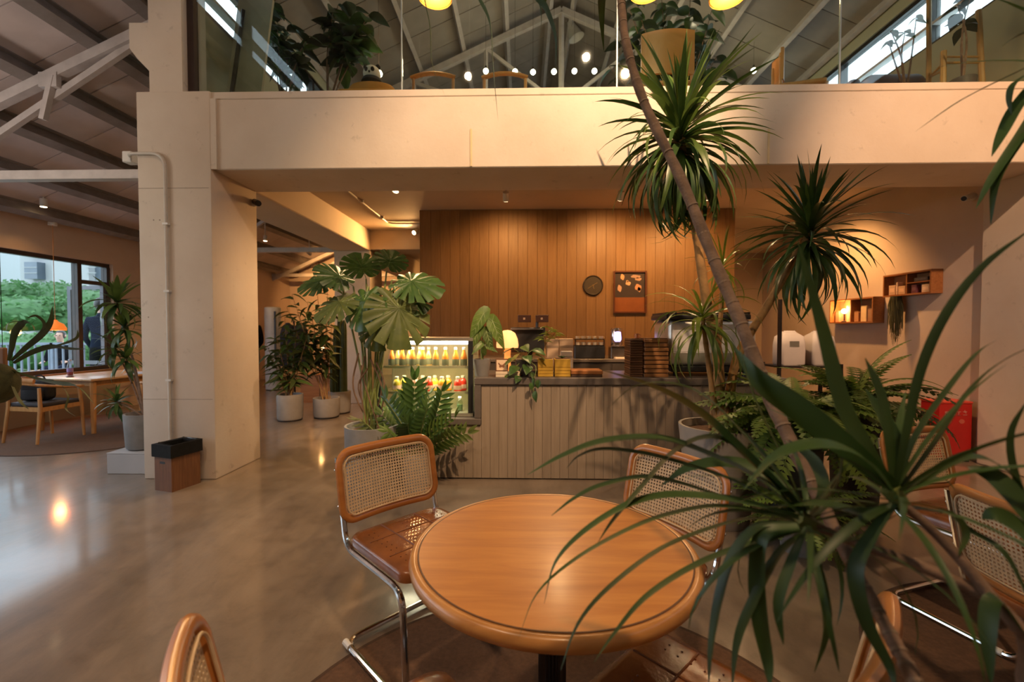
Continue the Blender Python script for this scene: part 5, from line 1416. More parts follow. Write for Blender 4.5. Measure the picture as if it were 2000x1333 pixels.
antler([(22, 705, SY), (50, 680, SY - .04), (80, 655, SY - .08), (98, 630, SY - .1), (103, 598, SY - .1)], .05)
antler([(50, 680, SY - .04), (86, 640, SY - .1), (72, 618, SY - .14), (52, 622, SY - .16)], .025)
antler([(26, 710, SY), (60, 690, SY - .03), (100, 678, SY - .05), (135, 682, SY - .08), (168, 682, SY - .1)], .055)
antler([(100, 678, SY - .06), (130, 670, SY - .1), (150, 660, SY - .12), (152, 645, SY - .13)], .022)
antler([(24, 725, SY), (60, 738, SY - .05), (110, 750, SY - .1), (150, 756, SY - .14), (186, 792, SY - .16)], .075)
antler([(120, 752, SY - .12), (132, 775, SY - .14), (128, 800, SY - .15), (150, 815, SY - .16)], .035)
antler([(18, 740, SY), (30, 770, SY - .06), (42, 790, SY - .08), (56, 800, SY - .1)], .05)

# ================================================================ RIGHT-HAND WALL: SHELVES, HANGING PLANT, RED BOX
WX = RX + .05
SHW = woodmat('shelf_wood', (.24, .085, .025), (.31, .115, .035), (.37, .15, .05), 'Y', 3, .45)
def wallshelf(y0, y1, z0, z1, label, d=.13, mid=True):
    t = thing('wall_shelf', label, 'shelf', (WX, (y0 + y1) / 2, z0)); hl = (y1 - y0) / 2; h = z1 - z0
    MB().box(-d, -.001, -hl, hl, 0, .018).build('bottom_board', SHW, t, False, 0); MB().box(-d, -.001, -hl, hl, h - .018, h).build('top_board', SHW, t, False, 0)
    for yy in (-hl, hl - .018): MB().box(-d, -.001, yy, yy + .018, .0181, h - .0181).build('end_board', SHW, t, False, 0)
    MB().box(-d + .01, -.001, -.009, .009, .0181, h - .0181).build('divider', SHW, t, False, 0)
    if mid: MB().box(-d + .01, -.001, -hl + .0181, -.0091, h * .5, h * .5 + .014).build('mid_board', SHW, t, False, 0)
    MB().box(-.006, -.001, -hl + .0181, hl - .0181, .0181, h - .0181).build('back_board', plain('shelf_back_%d' % int(y0 * 100), (.34, .17, .08), .6), t, False, 0)
    return t
ya, yb_ = 5.12, 5.79
s1 = wallshelf(ya, yb_, 1.77, 2.04, 'small wooden wall shelf of little goods, hung higher on the wall')
PAP = plain('printed_card', (.62, .40, .26), .7)
for i, (yy, zz_, w_, h_, col, lab) in enumerate(((5.22, 1.789, .05, .09, (.68, .46, .30), 'small cream box in the near lower cell of the high wall shelf'), (5.37, 1.789, .035, .10, (.12, .03, .05), 'dark plum box in the high wall shelf beside the cream box'), (5.28, 1.921, .09, .045, (.05, .04, .05), 'flat black tin in the top cell of the high wall shelf'), (5.54, 1.789, .05, .10, (.60, .36, .20), 'tan card box in the far cell of the high wall shelf'), (5.68, 1.789, .05, .12, (.55, .34, .22), 'brown card box at the far end of the high wall shelf'), (5.61, 1.789, .012, .15, (.64, .44, .32), 'upright pale card between the boxes of the high wall shelf'))):
    t = thing('boxed_goods', lab, 'box', (WX - .07, yy, zz_), 0, 'goods on the high wall shelf')
    MB().rbox(-.035, .035, -w_, w_, 0, h_, .003, 1).build('box', plain('goods_%d' % i, col, .6), t)
    MB().box(-.0358, -.0349, -w_ * .7, w_ * .7, h_ * .3, h_ * .7).build('box_label', plain('goods_label_%d' % i, tuple(min(1, c_ * 1.25 + .04) for c_ in col), .6), t)
s2 = wallshelf(5.92, 6.74, 1.45, 1.79, 'wooden wall shelf lit by a small lamp, hung lower on the wall', .15, False)
lq = Vector((WX - .09, 6.52, 1.469)); tl = thing('shelf_lamp', 'small bright bulb lamp glowing on the lower wall shelf', 'lamp', lq)
MB().lathe([(.035, 0), (.035, .01), (.008, .02), (.008, .12)], (0, 0, 0), 16).build('stand', DARKMETAL, tl)
MB().ball((0, 0, .155), .036, 14, 10).build('bulb', emis('shelf_bulb', (1.0, .62, .28), 14), tl)
lamp('shelf_bulb_light', 'POINT', lq + Vector((-.06, 0, .19)), 7, WARM2, .04, parent=tl)
for i, (yy, w_, h_, col, lab) in enumerate(((6.02, .045, .16, (.35, .18, .10), 'brown bottle box at the near end of the lit wall shelf'), (6.14, .05, .20, (.85, .62, .34), 'pale yellow packet on the lit wall shelf'), (6.27, .04, .13, (.60, .30, .14), 'squat orange packet on the lit wall shelf'), (6.42, .04, .22, (.78, .55, .34), 'tall cream packet next to the shelf lamp'), (6.64, .04, .15, (.45, .22, .12), 'brown packet at the far end of the lit wall shelf'))):
    t = thing('boxed_goods', lab, 'packet', (WX - .07, yy, 1.469), 0, 'goods on the lit wall shelf')
    MB().rbox(-.035, .035, -w_, w_, 0, h_, .004, 1).build('packet', plain('goods2_%d' % i, col, .6), t)
    MB().rbox(-.036, .036, -w_ * .9, w_ * .9, h_, h_ + .012, .003, 1).build('folded_top', plain('goods2_top_%d' % i, tuple(c_ * .7 for c_ in col), .6), t)
hq_ = Vector((WX - .12, 5.60, 1.76)); hp_ = thing('hanging_plant', 'trailing mossy hanging plant between the two wall shelves', 'plant', (hq_.x, hq_.y, hq_.z))
MB().lathe([(.04, -.05), (.055, 0), (.05, 0)], (0, 0, 0), 16, True, False).build('basket', DARKPOT, hp_)
MB().tube([(0, 0, .0), (.06, 0, .12), (.119, 0, .14)], .002, 4).build('wire', DARKMETAL, hp_)
rnd = random.Random(6); hm = MB()
for k in range(260):
    a_ = rnd.uniform(0, 2 * PI); r_ = rnd.uniform(.02, .075); l_ = rnd.uniform(.2, .62) * (1.1 - r_ * 6)
    p0 = Vector((.05 * math.cos(a_), .05 * math.sin(a_), .01)); p1 = Vector((r_ * math.cos(a_), r_ * math.sin(a_), -.1)); p2 = Vector((r_ * math.cos(a_ + .3), r_ * math.sin(a_ + .3), -abs(l_)))
    hm.tube([p0, p1, p2], [.004, .002], 3, False)
ho = hm.build('strands', plain('moss_strand', (.075, .07, .03), .9), hp_, False, 60); ho['kind'] = 'stuff'
# red box
rb = thing('extinguisher_box', 'red fire extinguisher box with white markings standing by the pillar', 'box', (4.44, 4.80, 0))
REDM = plain('red_enamel', (.42, .012, .010), .4, 0, .1, 4); REDL = plain('red_lid', (.52, .05, .03), .4, 0, .08, 4)
MB().rbox(-.165, .165, -.11, .11, .045, .60, .005, 1).build('body', REDM, rb)
MB().rbox(-.17, .17, -.115, .115, .601, .625, .006, 1).build('lid', REDL, rb)
for s_ in (-1, 1):
    for yy in (-.085, .085): MB().box(s_ * .13 - .02, s_ * .13 + .02, yy - .02, yy + .02, 0, .0445).build('foot', BLACKPL, rb)
WM = plain('white_marking', (.62, .34, .28), .6)
mk = MB(); rnd = random.Random(2)
for cx_ in (-.09, -.03, .03, .09):
    for k in range(5):
        x0 = cx_ + rnd.uniform(-.02, .01); z0 = .50 + rnd.uniform(-.022, .022)
        if k % 2: mk.box(x0, x0 + .004, -.1125, -.1105, z0 - .012, z0 + .014)
        else: mk.box(cx_ - .02, cx_ + .02, -.1125, -.1105, z0, z0 + .004)
mk.build('lettering', WM, rb, False, 0)
mk = MB()
for cx_ in (-.07, .06): mk.extr([(cx_ + .03 * math.cos(R(45 * k)), -.1125, .42 + .024 * math.sin(R(45 * k))) for k in range(8)], (0, .002, 0))
mk.build('pictogram', plain('pictogram', (.50, .10, .07), .6), rb, False, 0)

# storage rack with white bags, half hidden behind the ferns
sr = thing('storage_rack', 'slim dark rack standing behind the ferns at the end of the counter', 'rack', (3.02, 4.95, 0))
for xx in (-.32, .32):
    for yy in (-.16, .16): MB().box(xx - .015, xx + .015, yy - .015, yy + .015, 0, 1.68 if (xx < 0 and yy < 0) else 1.0).build('post', DARKMETAL, sr, False, 0)
for z in (.25, .62, .96): MB().box(-.335, .335, -.175, .175, z, z + .02).build('shelf', DARKMETAL, sr, False, 0)
for i, (x_, h_, w_, lab) in enumerate(((-.14, .36, .13, 'white paper sack with a grey tag on the rack behind the ferns'), (.17, .36, .13, 'plain white paper sack at the wall end of the rack'))):
    t = thing('paper_sack', lab, 'bag', (3.02 + x_, 4.93, .981), .1 * i)
    BAGM = plain('white_sack_%d' % i, (.66, .60, .58), .6, 0, .06, 5)
    mb = MB()
    vs = []; fs = []; N = 20
    for j, (sc_, z) in enumerate(((.92, 0), (1, .02), (1, h_ * .6), (.9, h_ * .85), (.55, h_ * .97), (.5, h_))):
        for a_, b_ in rrect(2 * w_ * sc_, .2 * (sc_ if j < 4 else .4), .03, 4): vs.append((a_ + random.uniform(-.004, .004), b_ + random.uniform(-.004, .004), z))
    m_ = len(vs) // 6
    fs.append(tuple(range(m_ - 1, -1, -1))); fs.append(tuple(range(5 * m_, 6 * m_)))
    for j in range(5): fs += [(j * m_ + k, j * m_ + (k + 1) % m_, (j + 1) * m_ + (k + 1) % m_, (j + 1) * m_ + k) for k in range(m_)]
    mb.add(vs, fs).build('sack', BAGM, t, False, 50)
    MB().box(-.05, .05, -.102, -.1, h_ * .55, h_ * .72).build('tag', plain('sack_tag_%d' % i, (.20, .19, .16) if i == 0 else (.5, .46, .42), .6), t, False, 0)
    MB().tube([(-.06, 0, h_), (.06, 0, h_)], .012, 6).build('rolled_top', BAGM, t)
# ================================================================ WINDOW AISLE
rug((-5.55, 6.05), 1.42, 'large round dark rug under the dining table by the window')
ta = R(-10)
dt = thing('dining_table', 'rectangular wooden dining table beside the big window', 'table', (-5.90, 6.45, .0096), ta)
DW, DL, DZ = .50, .78, .715
MB().rbox(-DW, DW, -DL, DL, DZ - .03, DZ, .008, 2).build('table_top', woodmat('pale_oak', (.46, .27, .13), (.55, .34, .18), (.62, .40, .22), 'Y', 3, .3, 0, .3), dt)
for sx in (-1, 1):
    for sy in (-1, 1):
        MB().tube([(sx * (DW - .06), sy * (DL - .06), 0), (sx * (DW - .07), sy * (DL - .07), DZ - .031)], [.026, .036], 10).build('leg', CHAIRW, dt)
for sx in (-1, 1): MB().box(sx * (DW - .09) - .011, sx * (DW - .09) + .011, -DL + .12, DL - .12, DZ - .10, DZ - .031).build('apron', CHAIRW, dt)
for sy in (-1, 1): MB().box(-DW + .12, DW - .12, sy * (DL - .09) - .011, sy * (DL - .09) + .011, DZ - .10, DZ - .031).build('apron', CHAIRW, dt)
CUSH = plain('charcoal_cushion', (.035, .030, .034), .8, 0, .2, 12)
def wood_chair(loc, rz, label):
    t = thing('wooden_armchair', label, 'chair', loc, rz, 'wooden armchairs around the dining table')
    for sx in (-1, 1):
        MB().tube([(sx * .25, .24, 0), (sx * .245, .22, .42), (sx * .24, .20, .62)], [.015, .020, .015], 8).build('leg', CHAIRW, t)
        MB().tube([(sx * .25, -.26, 0), (sx * .235, -.21, .42), (sx * .225, -.21, .66)], [.015, .021, .016], 8).build('leg', CHAIRW, t)
        MB().bar((sx * .24, -.20, .40), (sx * .24, .21, .41), .022, .05).build('seat_rail', CHAIRW, t)
    for yy in (-.20, .21): MB().bar((-.235, yy, .40), (.235, yy, .40), .022, .05).build('seat_rail', CHAIRW, t)
    MB().rbox(-.235, .235, -.20, .235, .4256, .475, .02, 3).build('cushion', CUSH, t)
    arc = catmull([(-.25, .24, .635), (-.27, .0, .655), (-.22, -.20, .69), (0, -.29, .72), (.22, -.20, .69), (.27, .0, .655), (.25, .24, .635)], 5)
    MB().tube(arc, .021, 10, squash=.8).build('arm_rail', CHAIRW, t)
    MB().tube(catmull([(-.19, -.235, .74), (0, -.31, .76), (.19, -.235, .74)], 6), .024, 8, squash=1.3).build('crest', CHAIRW, t)
    return t
ZRUG = .0096
wood_chair((-5.92, 5.38, ZRUG), R(-8), 'wooden armchair with a dark cushion at the near end of the dining table')
wood_chair((-4.95, 6.15, ZRUG), R(95), 'wooden armchair drawn up to the dining table on the pillar side')
wood_chair((-6.15, 7.55, ZRUG), R(172), 'wooden armchair at the far end of the dining table')
q = at(137, 727, 6.05)
bo = thing('drink_bottle', 'clear drink bottle with a purple label standing on the dining table', 'bottle', (q.x, 6.05, DZ + ZRUG))
MB().lathe([(.030, 0), (.034, .01), (.034, .12), (.022, .17), (.015, .185), (.015, .20)], (0, 0, 0), 16).build('body', glassmat('pet_plastic', (.9, .92, .95), .1), bo)
MB().lathe([(.031, .004), (.031, .05)], (0, 0, 0), 14).build('drink', plain('red_drink', (.22, .03, .04), .2), bo)
MB().lathe([(.0345, .05), (.0347, .052), (.0347, .10)], (0, 0, 0), 16, False, False).build('label', plain('purple_label', (.22, .16, .40), .5), bo)
MB().lathe([(.018, .196), (.018, .222), (.015, .226)], (0, 0, 0), 12).build('cap', plain('blue_cap', (.45, .50, .68), .4), bo)
pp1 = thing('paper_sheet', 'pale sheet of paper lying towards the pillar end of the dining table', 'paper', (-5.62, 6.45, DZ + ZRUG), .4)
MB().rbox(-.15, .15, -.21, .21, 0, .003, .001, 1).build('sheet', plain('paper_blue', (.62, .66, .74), .6), pp1); MB().box(-.12, .10, -.17, .02, .0031, .0036).build('printed_block', plain('print_grey', (.34, .38, .46), .6), pp1)
pp2 = thing('phone', 'thin dark phone lying near the bottle on the dining table', 'phone', (-6.10, 5.86, DZ + ZRUG), .9)
MB().rbox(-.037, .037, -.075, .075, 0, .009, .003, 1).build('case', BLACKPL, pp2); MB().box(-.033, .033, -.069, .069, .0091, .0096).build('screen', plain('phone_glass', (.10, .07, .05), .1), pp2)
bg_ = thing('backpack', 'dark bag resting on the cushion of the near wooden armchair', 'bag', (-6.0, 5.38, .486), .3)
MB().rbox(-.15, .15, -.09, .09, 0, .26, .06, 4).build('body', plain('bag_black', (.015, .015, .018), .8, 0, .3, 9), bg_)
MB().rbox(-.11, .11, -.125, -.088, .02, .14, .02, 2).build('pocket', MATS['bag_black'], bg_)
MB().tube(catmull([(-.06, .02, .255), (-.03, .02, .30), (.03, .02, .30), (.06, .02, .255)], 4), .009, 6).build('handle', MATS['bag_black'], bg_)
# pendant over the table
q = at(108, 640, 6.35)
pd = thing('pendant_lamp', 'small amber glass pendant lamp hanging over the dining table', 'lamp', (q.x, 6.35, q.z))
AMB = emis('amber_glass', (1.0, .26, .04), .32)
MB().lathe([(.12, -.04), (.124, -.015), (.092, .05), (.04, .08), (.02, .11)], (0, 0, 0), 28, False, False).build('shade', AMB, pd)
MB().lathe([(.112, -.042), (.122, -.04)], (0, 0, 0), 28, False, False).build('rim', emis('amber_rim', (1.0, .30, .05), .8), pd)
MB().ball((0, 0, .02), .03, 12, 8).build('bulb', emis('pendant_bulb', (1.0, .7, .4), 6), pd)
MB().tube([(0, 0, .11), (0, 0, zr(q.x) - q.z)], .004, 6).build('cord', plain('cord_orange', (.45, .20, .07), .6), pd)
MB().lathe([(.05, zr(q.x) - q.z - .19), (.05, zr(q.x) - q.z - .15), (.01, zr(q.x) - q.z - .13)], (0, 0, 0), 16).build('canopy', WHITEPL, pd)
lamp('pendant_light', 'POINT', (q.x, 6.35, q.z - .07), 5, WARM2, .06, parent=pd)

# desk and tall air conditioner deeper in the aisle
dk = thing('service_desk', 'boxy wooden desk lit orange behind the potted plants', 'desk', (at(610, 775, 8.0).x, 8.2, 0))
DKW = woodmat('desk_wood', (.30, .11, .03), (.38, .15, .045), (.44, .19, .06), 'X', 3, .5)
MB().box(-.31, .31, -.02, .25, 0, .50).build('front_case', DKW, dk, False, 0); MB().rbox(-.33, .33, -.04, .27, .501, .53, .004, 1).build('worktop', DKW, dk)
MB().box(.12, .31, .0, .25, .531, .80).build('raised_case', DKW, dk, False, 0); MB().rbox(.11, .33, -.02, .27, .801, .825, .004, 1).build('raised_top', DKW, dk)
MB().box(.05, .058, -.022, -.019, .04, .47).build('door_joint', DARKMETAL, dk, False, 0)
q = at(630, 690, 8.2); dl = thing('desk_lamp', 'tiny glowing lamp on the wooden desk behind the plants', 'lamp', (q.x, 8.22, .826))
MB().lathe([(.04, 0), (.04, .01), (.008, .02), (.008, .15)], (0, 0, 0), 14).build('stand', DARKMETAL, dl); MB().ball((0, 0, .18), .03, 12, 8).build('bulb', emis('desk_bulb', (1, .66, .32), 5), dl)
lamp('desk_light', 'POINT', (q.x, 8.12, 1.06), 4, WARM2, .03, parent=dl)
a, b = at(518, 742, 9.9), at(536, 600, 9.9)
ac = thing('air_conditioner', 'tall white cylindrical air conditioner at the back of the aisle', 'appliance', ((a.x + b.x) / 2 + .05, 9.95, 0))
r_ = .17; h_ = at(525, 600, 9.9).z
MB().lathe([(r_ * .95, 0), (r_ * .95, .02)], (0, 0, 0), 28).build('base', BLACKPL, ac)
MB().lathe([(r_, .0201), (r_, h_ - .02), (r_ - .03, h_)], (0, 0, 0), 32).build('body', plain('ac_white', (.62, .66, .72), .35), ac)
MB().box(.10, .14, -.14, -.125, .7, h_ - .1).build('vent_slot', BLACKPL, ac, False, 0)
sb = thing('coat_stand', 'dark coats on a stand deep in the aisle behind the bamboo plant', 'coat stand', (at(575, 700, 9.2).x, 9.2, 0))
MB().tube([(0, 0, 0), (0, 0, 1.55)], .018, 8).build('post', DARKMETAL, sb); MB().lathe([(.2, 0), (.2, .02), (.03, .04)], (0, 0, 0), 20).build('base', DARKMETAL, sb)
for s_, c_ in ((-1, (.02, .022, .035)), (1, (.025, .022, .025))):
    vs = []; fs = []
    prof = [(.03, 1.50), (.12, 1.42), (.17, 1.25), (.16, .9), (.18, .62), (.17, .60)]
    n = 16
    for r_, z in prof:
        for k in range(n):
            a_ = 2 * PI * k / n; rr = r_ * (1 + .10 * math.sin(a_ * 5) * (1.5 - z))
            vs.append((s_ * .13 + rr * math.cos(a_), rr * .55 * math.sin(a_), z))
    for i in range(len(prof) - 1): fs += [(i * n + k, i * n + (k + 1) % n, (i + 1) * n + (k + 1) % n, (i + 1) * n + k) for k in range(n)]
    MB().add(vs, fs).build('coat', plain('coat_%d' % s_, c_, .9), sb, False, 60)

# ================================================================ PEOPLE
SKIN = plain('skin', (.55, .33, .24), .55, 0, .06, 12); HAIR = plain('dark_hair', (.018, .014, .012), .5, 0, .2, 30)
def person(label, loc, rz, seated, top_m, leg_m, h=1.0, scale=1.0):
    t = thing('person', label, 'person', loc, rz)
    hip = .46 if seated else .93
    J_ = {}; V = []; E = []; RD = []
    def jv(n, p_, r_, to=None):
        J_[n] = len(V); V.append(p_); RD.append(r_)
        if to is not None: E.append((J_[to], J_[n]))
    jv('pel', (0, 0, hip + .04), (.16, .11)); jv('abd', (0, .01, hip + .22), (.145, .10), 'pel'); jv('ch', (0, 0, hip + .40), (.16, .105), 'abd')
    jv('nk0', (0, -.01, hip + .53), (.075, .065), 'ch'); jv('nk', (0, .0, hip + .59), (.052, .052), 'nk0'); jv('jaw', (0, .025, hip + .65), (.065, .075), 'nk'); jv('hd', (0, .015, hip + .73), (.078, .095), 'jaw'); jv('tp', (0, .0, hip + .81), (.055, .065), 'hd')
    for s_, n in ((-1, 'l'), (1, 'r')):
        jv('sh' + n, (s_ * .17, -.01, hip + .47), (.062, .06), 'ch'); jv('el' + n, (s_ * .235, .0 if not seated else .04, hip + .20), (.048, .048), 'sh' + n)
        jv('wr' + n, (s_ * .20, .12 if not seated else .24, hip + .02 if not seated else hip + .16), (.034, .030), 'el' + n)
        jv('pa' + n, (s_ * .18, .18 if not seated else .31, hip - .06 if not seated else hip + .15), (.036, .020), 'wr' + n)
        for fi in range(4):
            jv('f%d%s' % (fi, n), (s_ * (.155 + .018 * fi), .22 if not seated else .375, hip - .12 + .004 * fi if not seated else hip + .135), (.0095, .0095), 'pa' + n)
        jv('th' + n, (s_ * .13, .20 if not seated else .33, hip - .05 if not seated else hip + .17), (.010, .010), 'wr' + n)
        jv('hi' + n, (s_ * .095, .0 if not seated else .06, hip - .03 if not seated else hip), (.095, .10), 'pel')
        if seated:
            jv('kn' + n, (s_ * .11, .44, hip + .02), (.066, .066), 'hi' + n); jv('an' + n, (s_ * .11, .42, .09), (.043, .045), 'kn' + n)
            jv('to' + n, (s_ * .12, .57, .04), (.045, .032), 'an' + n)
        else:
            jv('kn' + n, (s_ * .10, .02, .50), (.066, .068), 'hi' + n); jv('an' + n, (s_ * .10, -.02, .09), (.043, .045), 'kn' + n)
            jv('to' + n, (s_ * .12, .13, .04), (.045, .032), 'an' + n)
    me = bpy.data.meshes.new('body'); me.from_pydata(V, E, []); o = bpy.data.objects.new('body_source', me); COL.objects.link(o)
    sk = o.modifiers.new('skin', 'SKIN'); sk.use_smooth_shade = True
    for i, sv in enumerate(me.skin_vertices[0].data): sv.radius = RD[i]; sv.use_root = (i == 0)
    ss = o.modifiers.new('sub', 'SUBSURF'); ss.levels = 2; ss.render_levels = 2
    bpy.context.view_layer.update()
    ev = o.evaluated_get(bpy.context.evaluated_depsgraph_get()); me2 = bpy.data.meshes.new_from_object(ev)
    bpy.data.objects.remove(o)
    me2.name = 'body'; me2.materials.clear()
    for m_ in (SKIN, top_m, leg_m, BLACKPL): me2.materials.append(m_)
    for p_ in me2.polygons:
        c_ = p_.center; p_.use_smooth = True
        if c_.z > hip + .575: p_.material_index = 0
        elif c_.z < .10: p_.material_index = 3
        elif (not seated and c_.z < hip + .0 and abs(c_.x) < .17) or (seated and c_.z < hip + .09 and (c_.y > .12 or c_.z < hip)): p_.material_index = 2
        else: p_.material_index = 1
        hx = abs(c_.x) > .125 and ((not seated and c_.y > .14 and c_.z < hip + .02) or (seated and c_.y > .28 and c_.z > hip + .10))
        if hx: p_.material_index = 0
    bo_ = bpy.data.objects.new('body', me2); link(bo_, t)
    hz_ = hip + .735; hr = MB().ball((0, -.008, hz_), .098, 18, 12, 1.12)
    hr.v = [Vector((v.x * .92, v.y * 1.08 - .012, v.z)) for v in hr.v]
    hr.f = [f for f in hr.f if not (sum(hr.v[i].y for i in f) / len(f) > .035 and sum(hr.v[i].z for i in f) / len(f) < hz_ + .055) and sum(hr.v[i].z for i in f) / len(f) > hz_ - .085]
    hr.build('hair', HAIR, t, False, 60)
    f_ = MB()
    for s_ in (-1, 1): f_.ball((s_ * .03, .098, hz_ - .005), .010, 8, 6)
    f_.build('eyes', HAIR, t)
    MB().add([(-.012, .10, hz_ - .045), (.012, .10, hz_ - .045), (0, .128, hz_ - .04), (0, .102, hz_ + .005)], [(0, 1, 2), (0, 2, 3), (1, 3, 2), (0, 3, 1)]).build('nose', SKIN, t)
    MB().tube([(-.022, .094, hz_ - .068), (0, .102, hz_ - .07), (.022, .094, hz_ - .068)], .005, 6).build('mouth', plain('lips', (.42, .16, .13), .5) if 'lips' not in MATS else MATS['lips'], t)
    for s_ in (-1, 1): MB().ball((s_ * .083, .0, hz_ - .02), .022, 8, 6, 1.4).build('ear', SKIN, t)
    for s_ in (scale,):
        t.scale = (s_, s_, s_)
    return t
NAVY = plain('navy_jacket', (.012, .017, .034), .95, 0, .1, 3, spec=.05); BLK = plain('black_cloth', (.010, .010, .012), .95, 0, .1, 3, spec=.05); GRY = plain('grey_trousers', (.12, .12, .125), .85, 0, .15, 9)
person('person in a navy jacket standing outside with their back to the window', (-7.72, 8.03, 0), R(25), False, NAVY, BLK, scale=1.10)
st_ = thing('terrace_bench', 'low bench outside that the seated person sits on', 'bench', (-10.55, 9.98, 0))
for s_ in (-1, 1): MB().box(s_ * .5 - .03, s_ * .5 + .03, -.18, .18, 0, .39).build('leg', RAIL, st_, False, 0)
MB().rbox(-.6, .6, -.22, .22, .391, .43, .01, 1).build('bench_seat', CHAIRW, st_)
person('person in dark clothes seated outside, face half hidden by the pendant lamp', (-10.55, 9.95, 0.0), R(205), True, BLK, NAVY, scale=1.03)
person('person in black with grey trousers standing mostly hidden behind the front pillar', (-5.16, 8.35, 0), R(70), False, BLK, GRY, scale=1.0)

# ================================================================ MEZZANINE
gl = thing('glass_railing', 'frameless glass railing along the mezzanine edge above the beam', 'railing', (.8, PY0 + .10, ZM))
GY = PY0 + .10
xs2 = [-2.97, at(785, 100, GY).x, at(1205, 100, GY).x, at(1640, 100, GY).x, 4.7]
MEZG = glassmat('railing_glass', (.84, .90, .86), .02, .9)
for a, b in zip(xs2[:-1], xs2[1:]): MB().box(a + .006, b - .006, GY - .006, GY + .006, ZM + .002, ZM + 1.12).build('glass_pane', MEZG, gl, True, 0)
for x_ in xs2[1:-1]: MB().box(x_ - .0055, x_ + .0055, GY - .008, GY + .008, ZM, ZM + 1.12).build('joint', plain('joint_grey_%d' % int(x_ * 100), (.40, .45, .46), .3), gl, True, 0)
MB().box(-3.035, -2.975, GY - .03, GY + .03, ZM, 6.0).build('end_post', plain('rust_black_steel', (.035, .018, .015), .6), gl, True, 0)
def upchair(px, ptop, Y, wpx, label, rz=0, tall=False, mat=CHAIRW):
    a = at(px, ptop, Y); t = thing('wooden_chair', label, 'chair', (a.x, Y, ZM), R(rz), 'chairs on the mezzanine')
    h = a.z - ZM; w = wpx / 2 / FPX * Y
    for sx in (-1, 1):
        for yy, hh in ((-.0, h if not tall else h - .06), (.42 if rz == 0 else -.42, .44)): MB().tube([(sx * (w - .02), yy, 0), (sx * (w - .02), yy, hh - .02)], .018, 8).build('leg', mat, t)
    yo = .42 if rz == 0 else -.42
    MB().rbox(-w, w, min(0, yo), max(0, yo), .42, .46, .01, 1).build('seat', mat, t)
    if tall:
        vs = []; fs = []; n = 12
        for j in range(2):
            for i in range(n + 1):
                u = -1 + 2 * i / n; top_ = h * (1 - .03 * (1 - (u + .3)) ** 2 * .4) if True else h
                for z in (.5, top_): vs.append((u * w, -.02 + .03 * j - .04 * (1 - u * u), z))
        def id_(j, i, k): return j * (n + 1) * 2 + i * 2 + k
        for i in range(n):
            fs += [(id_(0, i, 0), id_(0, i + 1, 0), id_(0, i + 1, 1), id_(0, i, 1)), (id_(1, i, 1), id_(1, i + 1, 1), id_(1, i + 1, 0), id_(1, i, 0)), (id_(0, i, 1), id_(0, i + 1, 1), id_(1, i + 1, 1), id_(1, i, 1)), (id_(0, i, 0), id_(1, i, 0), id_(1, i + 1, 0), id_(0, i + 1, 0))]
        for i in (0, n): fs.append((id_(0, i, 0), id_(0, i, 1), id_(1, i, 1), id_(1, i, 0)))
        MB().add(vs, fs).build('backrest', plain('orange_ply', (.52, .23, .055), .4, 0, .08, 3), t, False, 40)
    else:
        arc = [(u * w, -.05 * (1 - u * u), h - .035 + .02 * (1 - u * u)) for u in [-1 + i / 5 for i in range(11)]]
        MB().tube(arc, .038, 8, squash=.45).build('backrest', mat, t)
    return t
upchair(846, 146, 5.25, 84, 'curved wooden chair back above the beam, first along from the panda toy')
upchair(986, 146, 5.25, 86, 'curved wooden chair back above the beam, under the row of reflected light dots')
upchair(1304, 62, 4.75, 100, 'tall orange plywood chair back behind the spiky crown on the mezzanine', 0, True)
upchair(1518, 105, 5.0, 60, 'plywood chair turned edge-on upstairs near the sloping window', 75, True)
# panda toy on an orange pouf chair
a = at(722, 160, 5.05)
ar = thing('orange_armchair', 'rounded orange armchair upstairs with the panda toy on it', 'armchair', (a.x, 5.15, ZM))
ORNG = plain('orange_fabric', (.58, .26, .04), .8, 0, .12, 12)
MB().rbox(-.34, .34, -.30, .36, .10, .50, .08, 4).build('seat', ORNG, ar)
zt_ = a.z - ZM
MB().lathe([(.30, .45), (.33, .5), (.32, zt_ - .12), (.24, zt_ - .02), (.12, zt_)], (0, -.04, 0), 28).xform(Matrix.Diagonal((1.0, .55, 1, 1))).build('backrest', ORNG, ar)
for sx in (-1, 1):
    for sy in (-.22, .28): MB().lathe([(.02, 0), (.025, .0999)], (sx * .27, sy, 0), 10).build('leg', CHAIRW, ar)
pz_ = wloc(ar) + Vector((0, -.02, zt_))
pn = thing('plush_panda', 'black and white plush panda sitting on the orange armchair', 'soft toy', pz_)
PWH = plain('plush_white', (.72, .68, .60), .9, 0, .06, 20); PBK = plain('plush_black', (.02, .018, .018), .9, 0, .2, 20)
hz2 = at(722, 137, 5.05).z - pz_.z
MB().lathe([(.001, -.0), (.10, .0), (.12, .03), (.10, max(.06, hz2 * .55)), (.04, hz2 * .7)], (0, 0, 0), 20).build('body', PBK, pn)
MB().ball((0, 0, hz2), .098, 18, 12, .92).build('head', PWH, pn)
for s_ in (-1, 1):
    MB().ball((s_ * .07, 0, hz2 + .075), .030, 10, 8).build('ear', PBK, pn)
    MB().ball((s_ * .035, -.085, hz2 + .01), .022, 10, 8, 1.2).build('eye_patch', PBK, pn)
MB().ball((0, -.096, hz2 - .022), .012, 8, 6).build('nose', PBK, pn)
